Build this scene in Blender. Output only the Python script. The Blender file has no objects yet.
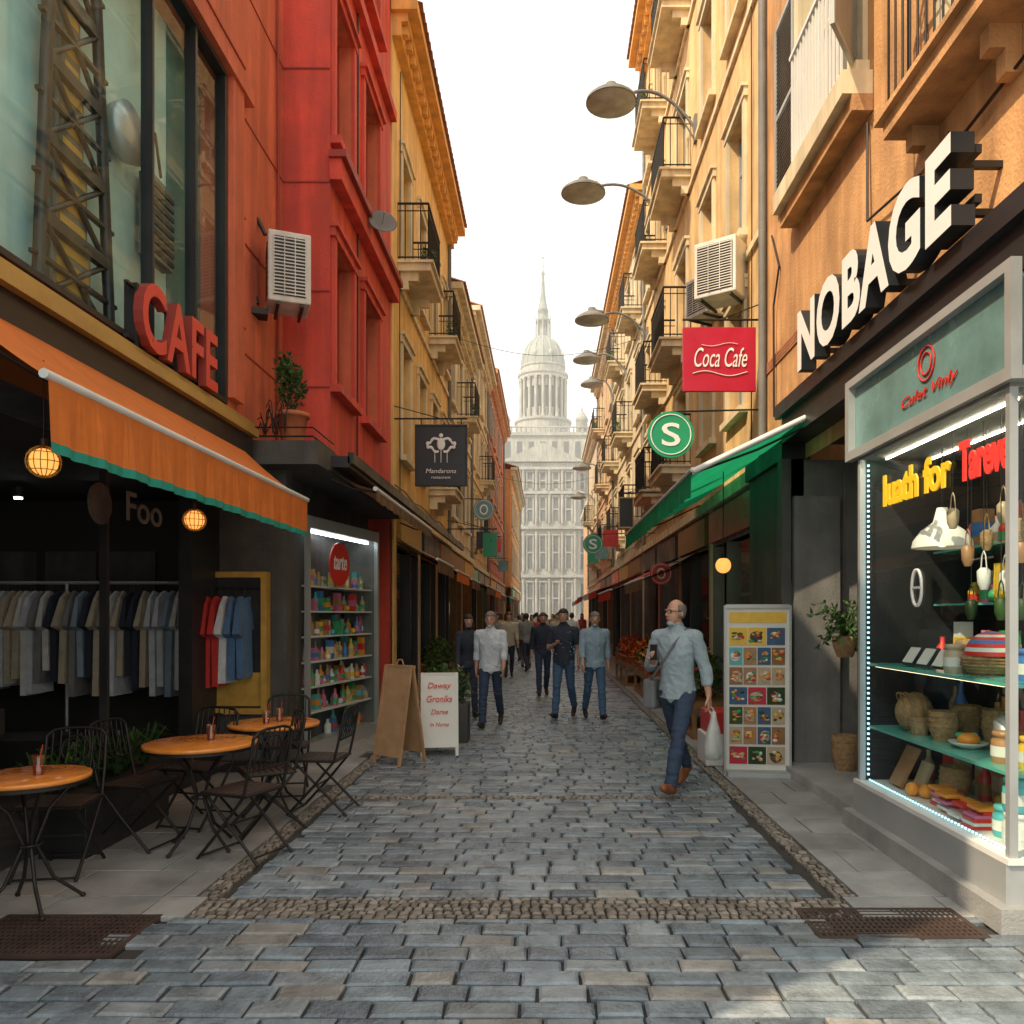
import bpy, math, random
from mathutils import Vector, Matrix, noise
from math import radians, sin, cos, pi
random.seed(7)
def U(a,b): return a+(b-a)*random.random()
sc=bpy.context.scene; coll=sc.collection

# ---------------------------------------------------------------- materials
def mat(name,col,rough=.6,metal=0,var=.12,scale=2.5,bump=0,bscale=40,streak=0,emit=0,spec=.5,island=0,trans=0,alpha=1):
    m=bpy.data.materials.new(name); m.use_nodes=True; nt=m.node_tree; N=nt.nodes; L=nt.links
    p=N['Principled BSDF']; p.inputs['Roughness'].default_value=rough; p.inputs['Metallic'].default_value=metal
    p.inputs['Specular IOR Level'].default_value=spec
    tc=N.new('ShaderNodeTexCoord')
    c=(col[0],col[1],col[2])
    src=None
    def scal(inp,val):
        s=N.new('ShaderNodeVectorMath'); s.operation='SCALE'
        if inp is None: s.inputs[0].default_value=c
        else: L.new(inp,s.inputs[0])
        L.new(val,s.inputs['Scale']); return s.outputs[0]
    if var>0:
        n=N.new('ShaderNodeTexNoise'); n.inputs['Scale'].default_value=scale; n.inputs['Detail'].default_value=6; n.inputs['Roughness'].default_value=.65
        L.new(tc.outputs['Object'],n.inputs['Vector'])
        r=N.new('ShaderNodeMapRange'); r.inputs[1].default_value=.3; r.inputs[2].default_value=.7
        r.inputs[3].default_value=1-var*1.4; r.inputs[4].default_value=1+var
        L.new(n.outputs['Fac'],r.inputs[0]); src=scal(src,r.outputs[0])
        rr=N.new('ShaderNodeMapRange'); rr.inputs[1].default_value=.3; rr.inputs[2].default_value=.7
        rr.inputs[3].default_value=max(0,rough-.12); rr.inputs[4].default_value=min(1,rough+.12)
        L.new(n.outputs['Fac'],rr.inputs[0]); L.new(rr.outputs[0],p.inputs['Roughness'])
    if streak>0:
        mp=N.new('ShaderNodeMapping'); mp.inputs['Scale'].default_value=(3.5,3.5,.35); L.new(tc.outputs['Object'],mp.inputs[0])
        n=N.new('ShaderNodeTexNoise'); n.inputs['Scale'].default_value=1.3; n.inputs['Detail'].default_value=8
        L.new(mp.outputs[0],n.inputs['Vector'])
        r=N.new('ShaderNodeMapRange'); r.inputs[1].default_value=.38; r.inputs[2].default_value=.62
        r.inputs[3].default_value=1-streak; r.inputs[4].default_value=1.05
        L.new(n.outputs['Fac'],r.inputs[0]); src=scal(src,r.outputs[0])
    if island>0:
        g=N.new('ShaderNodeNewGeometry'); r=N.new('ShaderNodeMapRange')
        r.inputs[3].default_value=1-island; r.inputs[4].default_value=1+island
        L.new(g.outputs['Random Per Island'],r.inputs[0]); src=scal(src,r.outputs[0])
    if src is None: p.inputs['Base Color'].default_value=(*c,1)
    else: L.new(src,p.inputs['Base Color'])
    if bump>0:
        n=N.new('ShaderNodeTexNoise'); n.inputs['Scale'].default_value=bscale; n.inputs['Detail'].default_value=5
        L.new(tc.outputs['Object'],n.inputs['Vector'])
        bp=N.new('ShaderNodeBump'); bp.inputs['Strength'].default_value=bump; bp.inputs['Distance'].default_value=.02
        L.new(n.outputs['Fac'],bp.inputs['Height']); L.new(bp.outputs[0],p.inputs['Normal'])
    if emit>0:
        p.inputs['Emission Color'].default_value=(*c,1); p.inputs['Emission Strength'].default_value=emit
        if emit<3: m.cycles.emission_sampling='NONE'
    if trans>0: 
        out=N['Material Output']; mx=N.new('ShaderNodeMixShader'); tr=N.new('ShaderNodeBsdfTranslucent')
        mx.inputs[0].default_value=trans
        if src is not None: L.new(src,tr.inputs[0])
        else: tr.inputs[0].default_value=(*c,1)
        L.new(p.outputs[0],mx.inputs[1]); L.new(tr.outputs[0],mx.inputs[2]); L.new(mx.outputs[0],out.inputs[0])
    return m
def glassmat(name,tint,base=.06,rough=.02,k=.55):
    m=bpy.data.materials.new(name); m.use_nodes=True; nt=m.node_tree; N=nt.nodes; L=nt.links
    N.remove(N['Principled BSDF']); out=N['Material Output']
    t=N.new('ShaderNodeBsdfTransparent'); t.inputs[0].default_value=(*tint,1)
    g=N.new('ShaderNodeBsdfGlossy'); g.inputs['Roughness'].default_value=rough; g.inputs[0].default_value=(.95,1,1,1)
    fr=N.new('ShaderNodeLayerWeight'); fr.inputs[0].default_value=.5
    pw=N.new('ShaderNodeMath'); pw.operation='POWER'; pw.inputs[1].default_value=4.5; L.new(fr.outputs['Facing'],pw.inputs[0])
    ad=N.new('ShaderNodeMath'); ad.operation='MULTIPLY_ADD'; ad.inputs[1].default_value=k; ad.inputs[2].default_value=base; ad.use_clamp=True; L.new(pw.outputs[0],ad.inputs[0])
    mx=N.new('ShaderNodeMixShader'); L.new(ad.outputs[0],mx.inputs[0]); L.new(t.outputs[0],mx.inputs[1]); L.new(g.outputs[0],mx.inputs[2]); L.new(mx.outputs[0],out.inputs[0])
    return m

M={}
M['red']=mat('red_plaster',(.66,.165,.085),.75,var=.14,bump=.25,streak=.28)
M['red2']=mat('deep_red_plaster',(.68,.085,.055),.75,var=.14,bump=.25,streak=.25)
M['redtrim']=mat('dark_red_trim',(.32,.04,.03),.6,bump=.1)
M['ochre']=mat('ochre_plaster',(.68,.37,.16),.85,var=.22,bump=.4,streak=.3,scale=1.4)
M['yellow']=mat('yellow_plaster',(.78,.53,.25),.85,var=.14,bump=.3,streak=.25)
M['gold']=mat('golden_plaster',(.88,.58,.22),.85,var=.12,bump=.3,streak=.2)
M['cream']=mat('cream_plaster',(.76,.63,.44),.85,var=.14,bump=.3,streak=.25)
M['peach']=mat('peach_plaster',(.76,.44,.23),.85,var=.14,bump=.3,streak=.25)
M['orange']=mat('orange_plaster',(.80,.36,.11),.85,var=.14,bump=.3,streak=.22)
M['trim']=mat('cream_trim',(.78,.66,.44),.7,var=.1,streak=.22)
M['cornice']=mat('ochre_cornice',(.84,.45,.12),.7,var=.1,streak=.2)
M['tile']=mat('roof_tile',(.42,.18,.09),.8,var=.25,bump=.5)
M['stone']=mat('pale_stone',(.50,.50,.46),.8,var=.15,scale=.4,streak=.25)
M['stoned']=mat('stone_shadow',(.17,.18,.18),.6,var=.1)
M['domem']=mat('dome_lead',(.34,.38,.36),.6,var=.15,scale=.6,streak=.2)
M['dark']=mat('dark_metal',(.03,.031,.033),.45,var=.2,metal=.3)
M['black']=mat('black_paint',(.02,.02,.022),.4,var=.2)
M['iron']=mat('wrought_iron',(.035,.032,.03),.5,metal=.6,var=.2)
M['brownmetal']=mat('brown_metal',(.09,.06,.05),.45,metal=.3,var=.2)
M['dgrey']=mat('dark_grey_render',(.085,.083,.078),.7,var=.25,bump=.3,streak=.3)
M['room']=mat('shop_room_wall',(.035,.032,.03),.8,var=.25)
M['mgrey']=mat('grey_render',(.20,.20,.19),.7,var=.2,bump=.3,streak=.2)
M['lgrey']=mat('light_grey_metal',(.45,.47,.47),.4,metal=.4,var=.08)
M['white']=mat('white_paint',(.75,.75,.72),.45,var=.06)
M['acwhite']=mat('ac_casing',(.68,.66,.60),.5,var=.1,streak=.15)
M['shutter']=mat('grey_shutter',(.40,.42,.41),.6,var=.1,streak=.2)
M['win']=mat('window_pane',(.05,.065,.07),.06,var=.3,scale=.8,spec=.9)
M['win2']=mat('window_curtained',(.22,.22,.2),.12,var=.4,scale=3,spec=.9)
M['wood']=mat('wood',(.28,.14,.05),.5,var=.3,scale=6)
M['yframe']=mat('yellow_wood_panel',(.50,.29,.05),.5,var=.2,scale=6)
M['awnor']=mat('orange_canvas',(.90,.26,.05),.75,var=.1,scale=5,bump=.1,bscale=120,trans=.35)
M['awnteal']=mat('teal_canvas',(.02,.34,.26),.7,var=.1,trans=.2)
M['awngr']=mat('green_canvas',(.015,.36,.17),.7,var=.15,scale=3,bump=.1,bscale=100,trans=.5)
M['awnwh']=mat('white_canvas',(.7,.72,.7),.6,var=.08)
M['awnred']=mat('red_canvas',(.72,.04,.03),.7,var=.1,trans=.35)
M['awnbr']=mat('brown_canvas',(.20,.12,.07),.7,var=.2,trans=.2)
M['goldm']=mat('gold_trim',(.5,.34,.10),.4,metal=.3,var=.15)
M['signred']=mat('sign_red',(.68,.035,.025),.35,var=.06)
M['signcrim']=mat('sign_crimson',(.50,.01,.04),.35,var=.06)
M['signgreen']=mat('sign_green',(.01,.30,.14),.35,var=.06)
M['signblk']=mat('sign_black',(.018,.02,.026),.4,var=.1)
M['signyel']=mat('sign_yellow',(.85,.50,.02),.4,var=.05,emit=.25)  # lettering is paint on glass; a faint glow is added to its colour
M['signpink']=mat('sign_pink_red',(.8,.05,.04),.4,var=.05,emit=.25)  # same added glow as the yellow lettering, no light source of its own
M['ltrside']=mat('letter_side',(.02,.025,.03),.4)
M['ltrwh']=mat('letter_white',(.85,.85,.83),.4,var=.03)
M['tealback']=mat('teal_reflection',(.52,.76,.76),.4,var=.22,scale=.7)  # teal colour stands in for the sky mirrored in the cafe glass
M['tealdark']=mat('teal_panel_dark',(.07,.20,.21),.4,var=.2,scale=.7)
M['tealsign']=mat('teal_sign',(.15,.29,.29),.25,var=.3,scale=1.2)
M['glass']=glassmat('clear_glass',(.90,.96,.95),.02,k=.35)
M['tglass']=glassmat('teal_glass',(.86,.98,.98),.03,k=.28)
M['gshelf']=mat('shelf_glass_edge',(.12,.50,.42),.15,var=.1,spec=.8)
M['bulb']=mat('amber_bulb',(1,.40,.09),.4,var=0,emit=1.35)
M['led']=mat('led',(.45,.85,1),.4,var=0,emit=2.0)
M['tubel']=mat('lamp_tube',(1,.75,.45),.4,var=0,emit=3)
M['tubew']=mat('display_lamp',(.95,.97,1),.4,var=0,emit=12)
M['fillstrip']=mat('added_fill_strip_warm',(1,.86,.64),.4,var=0,emit=26)  # glow for strips added to brighten the right shop window
M['drum']=mat('pendant_white',(.8,.8,.76),.35,var=.04)
M['tabletop']=mat('orange_tabletop',(.80,.28,.05),.18,var=.15,scale=8,spec=.6)
M['kraft']=mat('kraft_board',(.48,.28,.14),.7,var=.15,scale=6)
M['boardwh']=mat('board_white',(.72,.72,.66),.5,var=.08)
M['leaf']=mat('leaf',(.06,.14,.03),.5,var=.3,scale=8,island=.5,trans=.3)
M['leafd']=mat('leaf_dark',(.035,.085,.022),.5,var=.3,scale=8,island=.5,trans=.3)
M['terra']=mat('terracotta',(.50,.16,.07),.7,var=.15,scale=6)
M['soil']=mat('soil',(.03,.02,.015),.9)
M['stoneA']=mat('cobble_a',(.20,.245,.28),.32,var=.32,scale=6,bump=.4,bscale=45,island=.22)
M['stoneB']=mat('cobble_b',(.25,.285,.31),.32,var=.32,scale=6,bump=.4,bscale=45,island=.22)
M['stoneC']=mat('cobble_c',(.16,.195,.23),.26,var=.32,scale=6,bump=.4,bscale=45,island=.22)
M['stoneW']=mat('cobble_warm',(.27,.27,.26),.38,var=.3,scale=6,bump=.4,bscale=45,island=.2)
M['slab']=mat('pavement_slab',(.34,.345,.34),.45,var=.28,scale=2,bump=.3,bscale=60,island=.14)
M['pebble']=mat('pebble',(.215,.19,.16),.5,var=.2,scale=8,bump=.2,island=.35)
M['joint']=mat('joint_ground',(.05,.048,.045),.9,var=.3,scale=3,bump=.4)
M['plaza']=mat('plaza_ground',(.28,.28,.27),.6,var=.2,scale=.5)
M['skin']=mat('skin',(.56,.31,.21),.5,var=.08,scale=20)
M['eyew']=mat('eye_white',(.7,.7,.68),.3,var=0)
M['eyed']=mat('eye_dark',(.02,.015,.01),.2,var=0)
M['lip']=mat('lips',(.40,.14,.11),.5,var=0)
def cloth(n,c): 
    M[n]=mat(n,c,.85,var=.14,scale=9,bump=.5,bscale=28); return M[n]
cloth('shirt_greyblue',(.33,.42,.47)); cloth('jeans_navy',(.035,.06,.11)); cloth('jeans_blue',(.06,.125,.22))
cloth('shirt_pale',(.60,.65,.70)); cloth('cloth_dark',(.03,.038,.06)); cloth('shirt_sage',(.28,.38,.47)); cloth('cloth_red',(.50,.035,.03)); cloth('cloth_beige',(.50,.44,.33)); cloth('cloth_denim',(.08,.17,.32)); cloth('cloth_grey',(.24,.24,.24)); cloth('cloth_mustard',(.5,.3,.08)); cloth('cloth_white',(.7,.69,.66))
M['shoe']=mat('brown_leather',(.26,.09,.03),.4,var=.15,scale=10); M['shoed']=mat('dark_leather',(.03,.025,.02),.4)
M['hairg']=mat('grey_hair',(.22,.21,.2),.7,var=.3,scale=60,bump=.5,bscale=200); M['haird']=mat('dark_hair',(.025,.018,.014),.5,var=.3,scale=60,bump=.5,bscale=200); M['hairb']=mat('brown_hair',(.09,.045,.02),.5,var=.3,scale=60,bump=.5,bscale=200)
M['bagw']=mat('plastic_bag',(.75,.78,.76),.35,var=.08,scale=8,bump=.6,bscale=25,trans=.4); M['bagg']=mat('canvas_bag',(.16,.17,.18),.7,bump=.3)
GC=[mat('goods_%d'%i,c,.4,var=.1,scale=12) for i,c in enumerate([(.65,.04,.03),(.78,.5,.05),(.05,.34,.14),(.72,.72,.67),(.05,.18,.48),(.82,.32,.04),(.38,.2,.09),(.1,.45,.47),(.6,.15,.3),(.48,.38,.25)])]
WK=mat('wicker',(.42,.27,.13),.7,var=.3,scale=30,bump=.8,bscale=120)

# ---------------------------------------------------------------- builder
class B:
    def __init__(s): s.v=[];s.f=[];s.m=[];s.mats=[];s.sm=[];s.M=None
    def add(s,vs,fs,m,smooth=False):
        o=len(s.v)
        if s.M is not None: vs=[tuple(s.M@Vector(p)) for p in vs]
        s.v.extend(vs)
        if m not in s.mats: s.mats.append(m)
        k=s.mats.index(m)
        for f in fs: s.f.append(tuple(i+o for i in f)); s.m.append(k); s.sm.append(smooth)
    def box(s,x0,x1,y0,y1,z0,z1,m):
        s.add([(x0,y0,z0),(x1,y0,z0),(x1,y1,z0),(x0,y1,z0),(x0,y0,z1),(x1,y0,z1),(x1,y1,z1),(x0,y1,z1)],
              [(0,3,2,1),(4,5,6,7),(0,1,5,4),(1,2,6,5),(2,3,7,6),(3,0,4,7)],m)
    def quad(s,a,b,c,d,m): s.add([a,b,c,d],[(0,1,2,3)],m)
    def slab(s,a,b,c,d,t,m):
        a,b,c,d=map(Vector,(a,b,c,d)); n=(b-a).cross(d-a).normalized()*t
        vs=[tuple(p) for p in (a,b,c,d,a+n,b+n,c+n,d+n)]
        s.add(vs,[(0,3,2,1),(4,5,6,7),(0,1,5,4),(1,2,6,5),(2,3,7,6),(3,0,4,7)],m)
    def cyl(s,p0,p1,r0,m,r1=None,n=8,smooth=True,sq=1):
        p0=Vector(p0);p1=Vector(p1); r1=r0 if r1 is None else r1
        d=(p1-p0); 
        if d.length<1e-6: return
        d.normalize(); a=d.orthogonal().normalized() if abs(d.z)<.99 else Vector((1,0,0)); b=d.cross(a)
        vs=[];
        for p,r in ((p0,r0),(p1,r1)):
            for i in range(n):
                t=2*pi*i/n; vs.append(tuple(p+a*r*cos(t)+b*r*sin(t)))
        fs=[(i,(i+1)%n,n+(i+1)%n,n+i) for i in range(n)]
        s.add(vs,fs,m,smooth); s.add(vs,[tuple(range(n-1,-1,-1)),tuple(range(n,2*n))],m)
    def tube(s,pts,r,m,n=6,closed=False):
        P=list(pts)+([pts[0]] if closed else [])
        for a,b in zip(P[:-1],P[1:]): s.cyl(a,b,r,m,n=n)
    def sph(s,c,r,m,nu=12,nv=8,smooth=True,keep=None):
        if not hasattr(r,'__len__'): r=(r,r,r)
        vs=[(c[0],c[1],c[2]-r[2])]
        for j in range(1,nv):
            ph=-pi/2+pi*j/nv
            for i in range(nu):
                t=2*pi*i/nu; vs.append((c[0]+r[0]*cos(ph)*cos(t),c[1]+r[1]*cos(ph)*sin(t),c[2]+r[2]*sin(ph)))
        vs.append((c[0],c[1],c[2]+r[2])); fs=[]
        for i in range(nu):
            fs.append((0,1+(i+1)%nu,1+i))
            for j in range(nv-2):
                a=1+j*nu; fs.append((a+i,a+(i+1)%nu,a+nu+(i+1)%nu,a+nu+i))
            a=1+(nv-2)*nu; fs.append((a+i,a+(i+1)%nu,len(vs)-1))
        if keep: fs=[f for f in fs if keep(sum((Vector(vs[i]) for i in f),Vector())/len(f))]
        s.add(vs,fs,m,smooth)
    def lathe(s,c,prof,m,n=20,smooth=True,sx=1,sy=1,cap=True):
        vs=[];k=len(prof)
        for r,z in prof:
            for i in range(n):
                t=2*pi*i/n; vs.append((c[0]+r*cos(t)*sx,c[1]+r*sin(t)*sy,c[2]+z))
        fs=[(j*n+i,j*n+(i+1)%n,(j+1)*n+(i+1)%n,(j+1)*n+i) for j in range(k-1) for i in range(n)]
        s.add(vs,fs,m,smooth)
        if cap: s.add(vs,[tuple(range(n-1,-1,-1)),tuple(range((k-1)*n,k*n))],m)
    def mesh(s,name):
        me=bpy.data.meshes.new(name); me.from_pydata(s.v,[],s.f)
        for m in s.mats: me.materials.append(m)
        me.polygons.foreach_set('material_index',s.m); me.polygons.foreach_set('use_smooth',s.sm); me.update(); return me
    def obj(s,name,parent=None,bevel=0):
        o=bpy.data.objects.new(name,s.mesh(name)); coll.objects.link(o)
        if parent: o.parent=parent
        if bevel:
            md=o.modifiers.new('bevel','BEVEL'); md.width=bevel; md.segments=2; md.limit_method='ANGLE'
        return o
def empty(name,loc=(0,0,0),yaw=0):
    o=bpy.data.objects.new(name,None); o.location=loc; o.rotation_euler=(0,0,yaw); o.empty_display_size=.2; coll.objects.link(o); return o

def textmesh(body,w,h,extr,face,side=None,bold=0,shear=0,spacing=1):
    cu=bpy.data.curves.new('t','FONT'); cu.body=body; cu.extrude=.01; cu.offset=bold; cu.shear=shear; cu.resolution_u=4; cu.space_character=spacing
    o=bpy.data.objects.new('t',cu); coll.objects.link(o); bpy.context.view_layer.update()
    dg=bpy.context.evaluated_depsgraph_get(); me=bpy.data.meshes.new_from_object(o.evaluated_get(dg))
    bpy.data.objects.remove(o)
    xs=[v.co.x for v in me.vertices]; ys=[v.co.y for v in me.vertices]
    x0,x1,y0,y1=min(xs),max(xs),min(ys),max(ys)
    for v in me.vertices:
        v.co.x=(v.co.x-x0)/(x1-x0)*w; v.co.y=(v.co.y-y0)/(y1-y0)*h; v.co.z=(1 if v.co.z>0 else -1)*extr/2
    me.materials.clear(); me.materials.append(face); me.materials.append(side or face); me.update()
    for p in me.polygons: p.material_index=0 if abs(p.normal.z)>.8 else 1; p.use_smooth=False
    return me
ROT={'cam':(pi/2,0,0),'L':(pi/2,0,pi/2),'R':(pi/2,0,-pi/2)}
def text(name,body,loc,w,h,facing,face,side=None,extr=.006,bold=.0,parent=None,shear=0,yaw=0,spacing=1):
    me=textmesh(body,w,h,extr,face,side,bold,shear,spacing); me.name=name
    o=bpy.data.objects.new(name,me); coll.objects.link(o); o.location=loc; r=list(ROT[facing]); r[2]+=yaw; o.rotation_euler=r
    if parent: o.parent=parent
    return o

# ---------------------------------------------------------------- ground
def stones(b,x0,x1,y0,y1,sx,sy,mats,gap=.012,zr=.004,bev=.014,depth=.03,skip=None,jit=.25):
    y=y0;row=0
    while y<y1-.3*sy:
        h=min(sy*U(1-jit*.4,1+jit*.4),y1-y)
        x=x0-(sx*.5 if row%2 else 0)-U(0,sx*.2)
        while x<x1:
            w=sx*U(1-jit,1+jit); a=max(x,x0);c=min(x+w,x1)
            if c-a>sx*.25 and not (skip and skip((a+c)/2,y+h/2)):
                g=gap/2;z=U(-zr,zr);t1=U(-zr,zr)*.7;t2=U(-zr,zr)*.7
                q=[(a+g,y+g),(c-g,y+g),(c-g,y+h-g),(a+g,y+h-g)]
                q=[(p[0]+U(-g,g)*.8,p[1]+U(-g,g)*.8) for p in q]
                cx=(a+c)/2;cy=y+h/2
                zs=[z-t1-t2,z+t1-t2,z+t1+t2,z-t1+t2]
                top=[(p[0]+(bev if p[0]<cx else -bev),p[1]+(bev if p[1]<cy else -bev),zz) for p,zz in zip(q,zs)]
                mid=[(p[0],p[1],zz-bev*.6) for p,zz in zip(q,zs)]
                bot=[(p[0],p[1],-depth) for p in q]
                vs=top+mid+bot
                fs=[(0,1,2,3)]+[(4+i,4+(i+1)%4,(i+1)%4,i) for i in range(4)]+[(8+i,8+(i+1)%4,4+(i+1)%4,4+i) for i in range(4)]
                b.add(vs,fs,random.choice(mats),False)
            x+=w
        y+=h;row+=1
b=B(); b.quad((-300,-200,-.032),(300,-200,-.032),(300,500,-.032),(-300,500,-.032),M['plaza']); b.obj('ground')
b=B(); b.quad((-7,-3,-.026),(7,-3,-.026),(7,72,-.026),(-7,72,-.026),M['joint']); b.obj('street_bedding')
SM=[M['stoneA']]*6+[M['stoneB']]*5+[M['stoneC']]*4+[M['stoneW']]
gr=lambda x,y:(1.42<x<2.3 and 4.08<y<4.52) or (-2.95<x<-2.1 and 3.85<y<4.42)
b=B(); stones(b,-6,6,-1,4.36,.27,.14,SM,skip=gr)
stones(b,-1.86,1.63,4.7,7.2,.27,.14,SM); stones(b,-1.90,1.69,7.34,62,.27,.145,SM)
b.obj('cobblestone_road')
b=B()
stones(b,-1.96,1.73,4.37,4.69,.058,.055,[M['pebble']],gap=.012,bev=.012,zr=.004)
stones(b,-2.04,-1.91,4.7,40,.06,.06,[M['pebble']],gap=.012,bev=.012)
stones(b,1.70,1.83,4.7,40,.06,.06,[M['pebble']],gap=.012,bev=.012)
stones(b,-1.90,1.69,7.21,7.33,.06,.06,[M['pebble']],gap=.012,bev=.012)
b.obj('pebble_border')
b=B(); stones(b,-4.6,-1.97,4.37,4.69,.6,.34,[M['slab']],gap=.008,bev=.004,zr=.002,jit=.05,skip=gr)
stones(b,-4.6,-2.05,4.7,60,.62,.46,[M['slab']],gap=.008,bev=.004,zr=.002,jit=.08)
b.obj('pavement')
b=B(); stones(b,1.74,4.6,4.37,4.69,.6,.34,[M['slab']],gap=.008,bev=.004,zr=.002,jit=.05,skip=gr)
stones(b,1.84,4.6,4.7,60,.62,.46,[M['slab']],gap=.008,bev=.004,zr=.002,jit=.08)
b.obj('pavement')
for (x0,x1,y0,y1) in ((1.4,2.28,4.08,4.5),(-2.95,-2.1,3.87,4.4)):
    b=B(); b.box(x0,x1,y0,y1,-.03,-.015,M['black'])
    b.box(x0,x1,y0,y0+.03,-.015,.004,M['brownmetal']); b.box(x0,x1,y1-.03,y1,-.015,.004,M['brownmetal']); b.box(x0,x0+.03,y0+.03,y1-.03,-.015,.004,M['brownmetal']); b.box(x1-.03,x1,y0+.03,y1-.03,-.015,.004,M['brownmetal'])
    x=x0+.045
    while x<x1-.04: b.box(x,x+.017,y0+.03,y1-.03,-.012,.002,M['brownmetal']); x+=.03
    yy=y0+.06
    while yy<y1-.05: b.box(x0+.03,x1-.03,yy,yy+.015,-.01,.004,M['brownmetal']); yy+=.05
    b.obj('drain_grate')

# ---------------------------------------------------------------- building helpers. side=+1 right wall (faces -X), -1 left
def facade(b,s,X,y0,y1,z0,z1,ops,m,depth=.2,rm=None):
    ys=sorted(set([y0,y1]+[v for o in ops for v in (o[0],o[1]) if y0<v<y1])); zs=sorted(set([z0,z1]+[v for o in ops for v in (o[2],o[3]) if z0<v<z1]))
    for i in range(len(ys)-1):
        for j in range(len(zs)-1):
            cy=(ys[i]+ys[i+1])/2;cz=(zs[j]+zs[j+1])/2
            if any(o[0]<cy<o[1] and o[2]<cz<o[3] for o in ops): continue
            b.quad((X,ys[i],zs[j]),(X,ys[i+1],zs[j]),(X,ys[i+1],zs[j+1]),(X,ys[i],zs[j+1]),m)
    rm=rm or m
    for (a,c,d,e) in ops:
        x=X+s*depth
        b.quad((X,a,d),(x,a,d),(x,a,e),(X,a,e),rm); b.quad((X,c,d),(x,c,d),(x,c,e),(X,c,e),rm)
        b.quad((X,a,d),(x,a,d),(x,c,d),(X,c,d),rm); b.quad((X,a,e),(x,a,e),(x,c,e),(X,c,e),rm)
def bx(b,s,X,d0,d1,y0,y1,z0,z1,m):
    xa=X-s*d0; xb=X-s*d1; b.box(min(xa,xb),max(xa,xb),y0,y1,z0,z1,m)
def window(b,s,X,o,fm,tm=None,depth=.2,sur=.12,sill=True,cross=True,pm=None):
    a,c,d,e=o; g=pm or (M['win'] if random.random()<.65 else M['win2'])
    x=X+s*(depth-.02); b.quad((x,a,d),(x,c,d),(x,c,e),(x,a,e),g)
    D=-(depth-.02)
    w=.05
    bx(b,s,X,D+.002,D+.05,a,a+w,d,e,fm); bx(b,s,X,D+.002,D+.05,c-w,c,d,e,fm)
    bx(b,s,X,D+.002,D+.05,a+w,c-w,d,d+w,fm); bx(b,s,X,D+.002,D+.05,a+w,c-w,e-w,e,fm)
    if cross:
        m_=(a+c)/2; bx(b,s,X,D+.002,D+.045,m_-.025,m_+.025,d+w,e-w,fm); zt=d+(e-d)*.68
        bx(b,s,X,D+.002,D+.04,a+w,m_-.025,zt,zt+.04,fm); bx(b,s,X,D+.002,D+.04,m_+.025,c-w,zt,zt+.04,fm)
    if tm:
        bx(b,s,X,.002,.045,a-sur,a,d,e,tm); bx(b,s,X,.002,.045,c,c+sur,d,e,tm); bx(b,s,X,.002,.06,a-sur-.04,c+sur+.04,e,e+sur,tm)
        bx(b,s,X,.002,.10,a-sur-.06,c+sur+.06,e+sur,e+sur+.05,tm)
        if sill: bx(b,s,X,.002,.12,a-sur-.04,c+sur+.04,d-.09,d,tm)
def shutter(b,s,X,y0,y1,z0,z1,m):
    w=.05
    bx(b,s,X,.02,.055,y0,y0+w,z0,z1,m); bx(b,s,X,.02,.055,y1-w,y1,z0,z1,m)
    for zz in (z0,(z0+z1)/2-w/2,z1-w): bx(b,s,X,.02,.053,y0+w,y1-w,zz,zz+w,m)
    z=z0+w+.01
    while z<z1-w-.03:
        xo=X-s*.05; xi=X-s*.022
        b.slab((xo,y0+w,z),(xo,y1-w,z),(xi,y1-w,z+.035),(xi,y0+w,z+.035),.006,m); z+=.05
def railing(b,p0,p1,z,h,m,step=.11,belly=0):
    p0=Vector(p0);p1=Vector(p1);L=(p1-p0).length;n=max(2,int(L/step))
    b.cyl((p0.x,p0.y,z+h),(p1.x,p1.y,z+h),.02,m,n=6); b.cyl((p0.x,p0.y,z+.06),(p1.x,p1.y,z+.06),.014,m,n=4); b.cyl((p0.x,p0.y,z+h-.12),(p1.x,p1.y,z+h-.12),.01,m,n=4)
    for i in range(n+1):
        q=p0.lerp(p1,i/n); b.cyl((q.x,q.y,z+.02),(q.x,q.y,z+h),.009,m,n=4)
def balcony(b,s,X,y0,y1,z,out=.55,h=.95,sm=None,solid=False):
    sm=sm or M['trim']; xo=X-s*out
    bx(b,s,X,.003,out,y0,y1,z-.12,z,sm); bx(b,s,X,.003,out+.05,y0-.05,y1+.05,z,z+.04,sm)
    k=max(2,int((y1-y0)/.9)+1)
    for i in range(k):
        yy=y0+.08+(y1-y0-.26)*i/(k-1)
        bx(b,s,X,.003,out*.6,yy,yy+.1,z-.26,z-.12,sm); bx(b,s,X,.003,out*.3,yy,yy+.1,z-.4,z-.26,sm)
    zi=z+.04; e=.04
    railing(b,(xo+s*e,y0,0),(xo+s*e,y1,0),zi,h,M['iron']); railing(b,(xo+s*e,y0,0),(X,y0,0),zi,h,M['iron']); railing(b,(xo+s*e,y1,0),(X,y1,0),zi,h,M['iron'])
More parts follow.
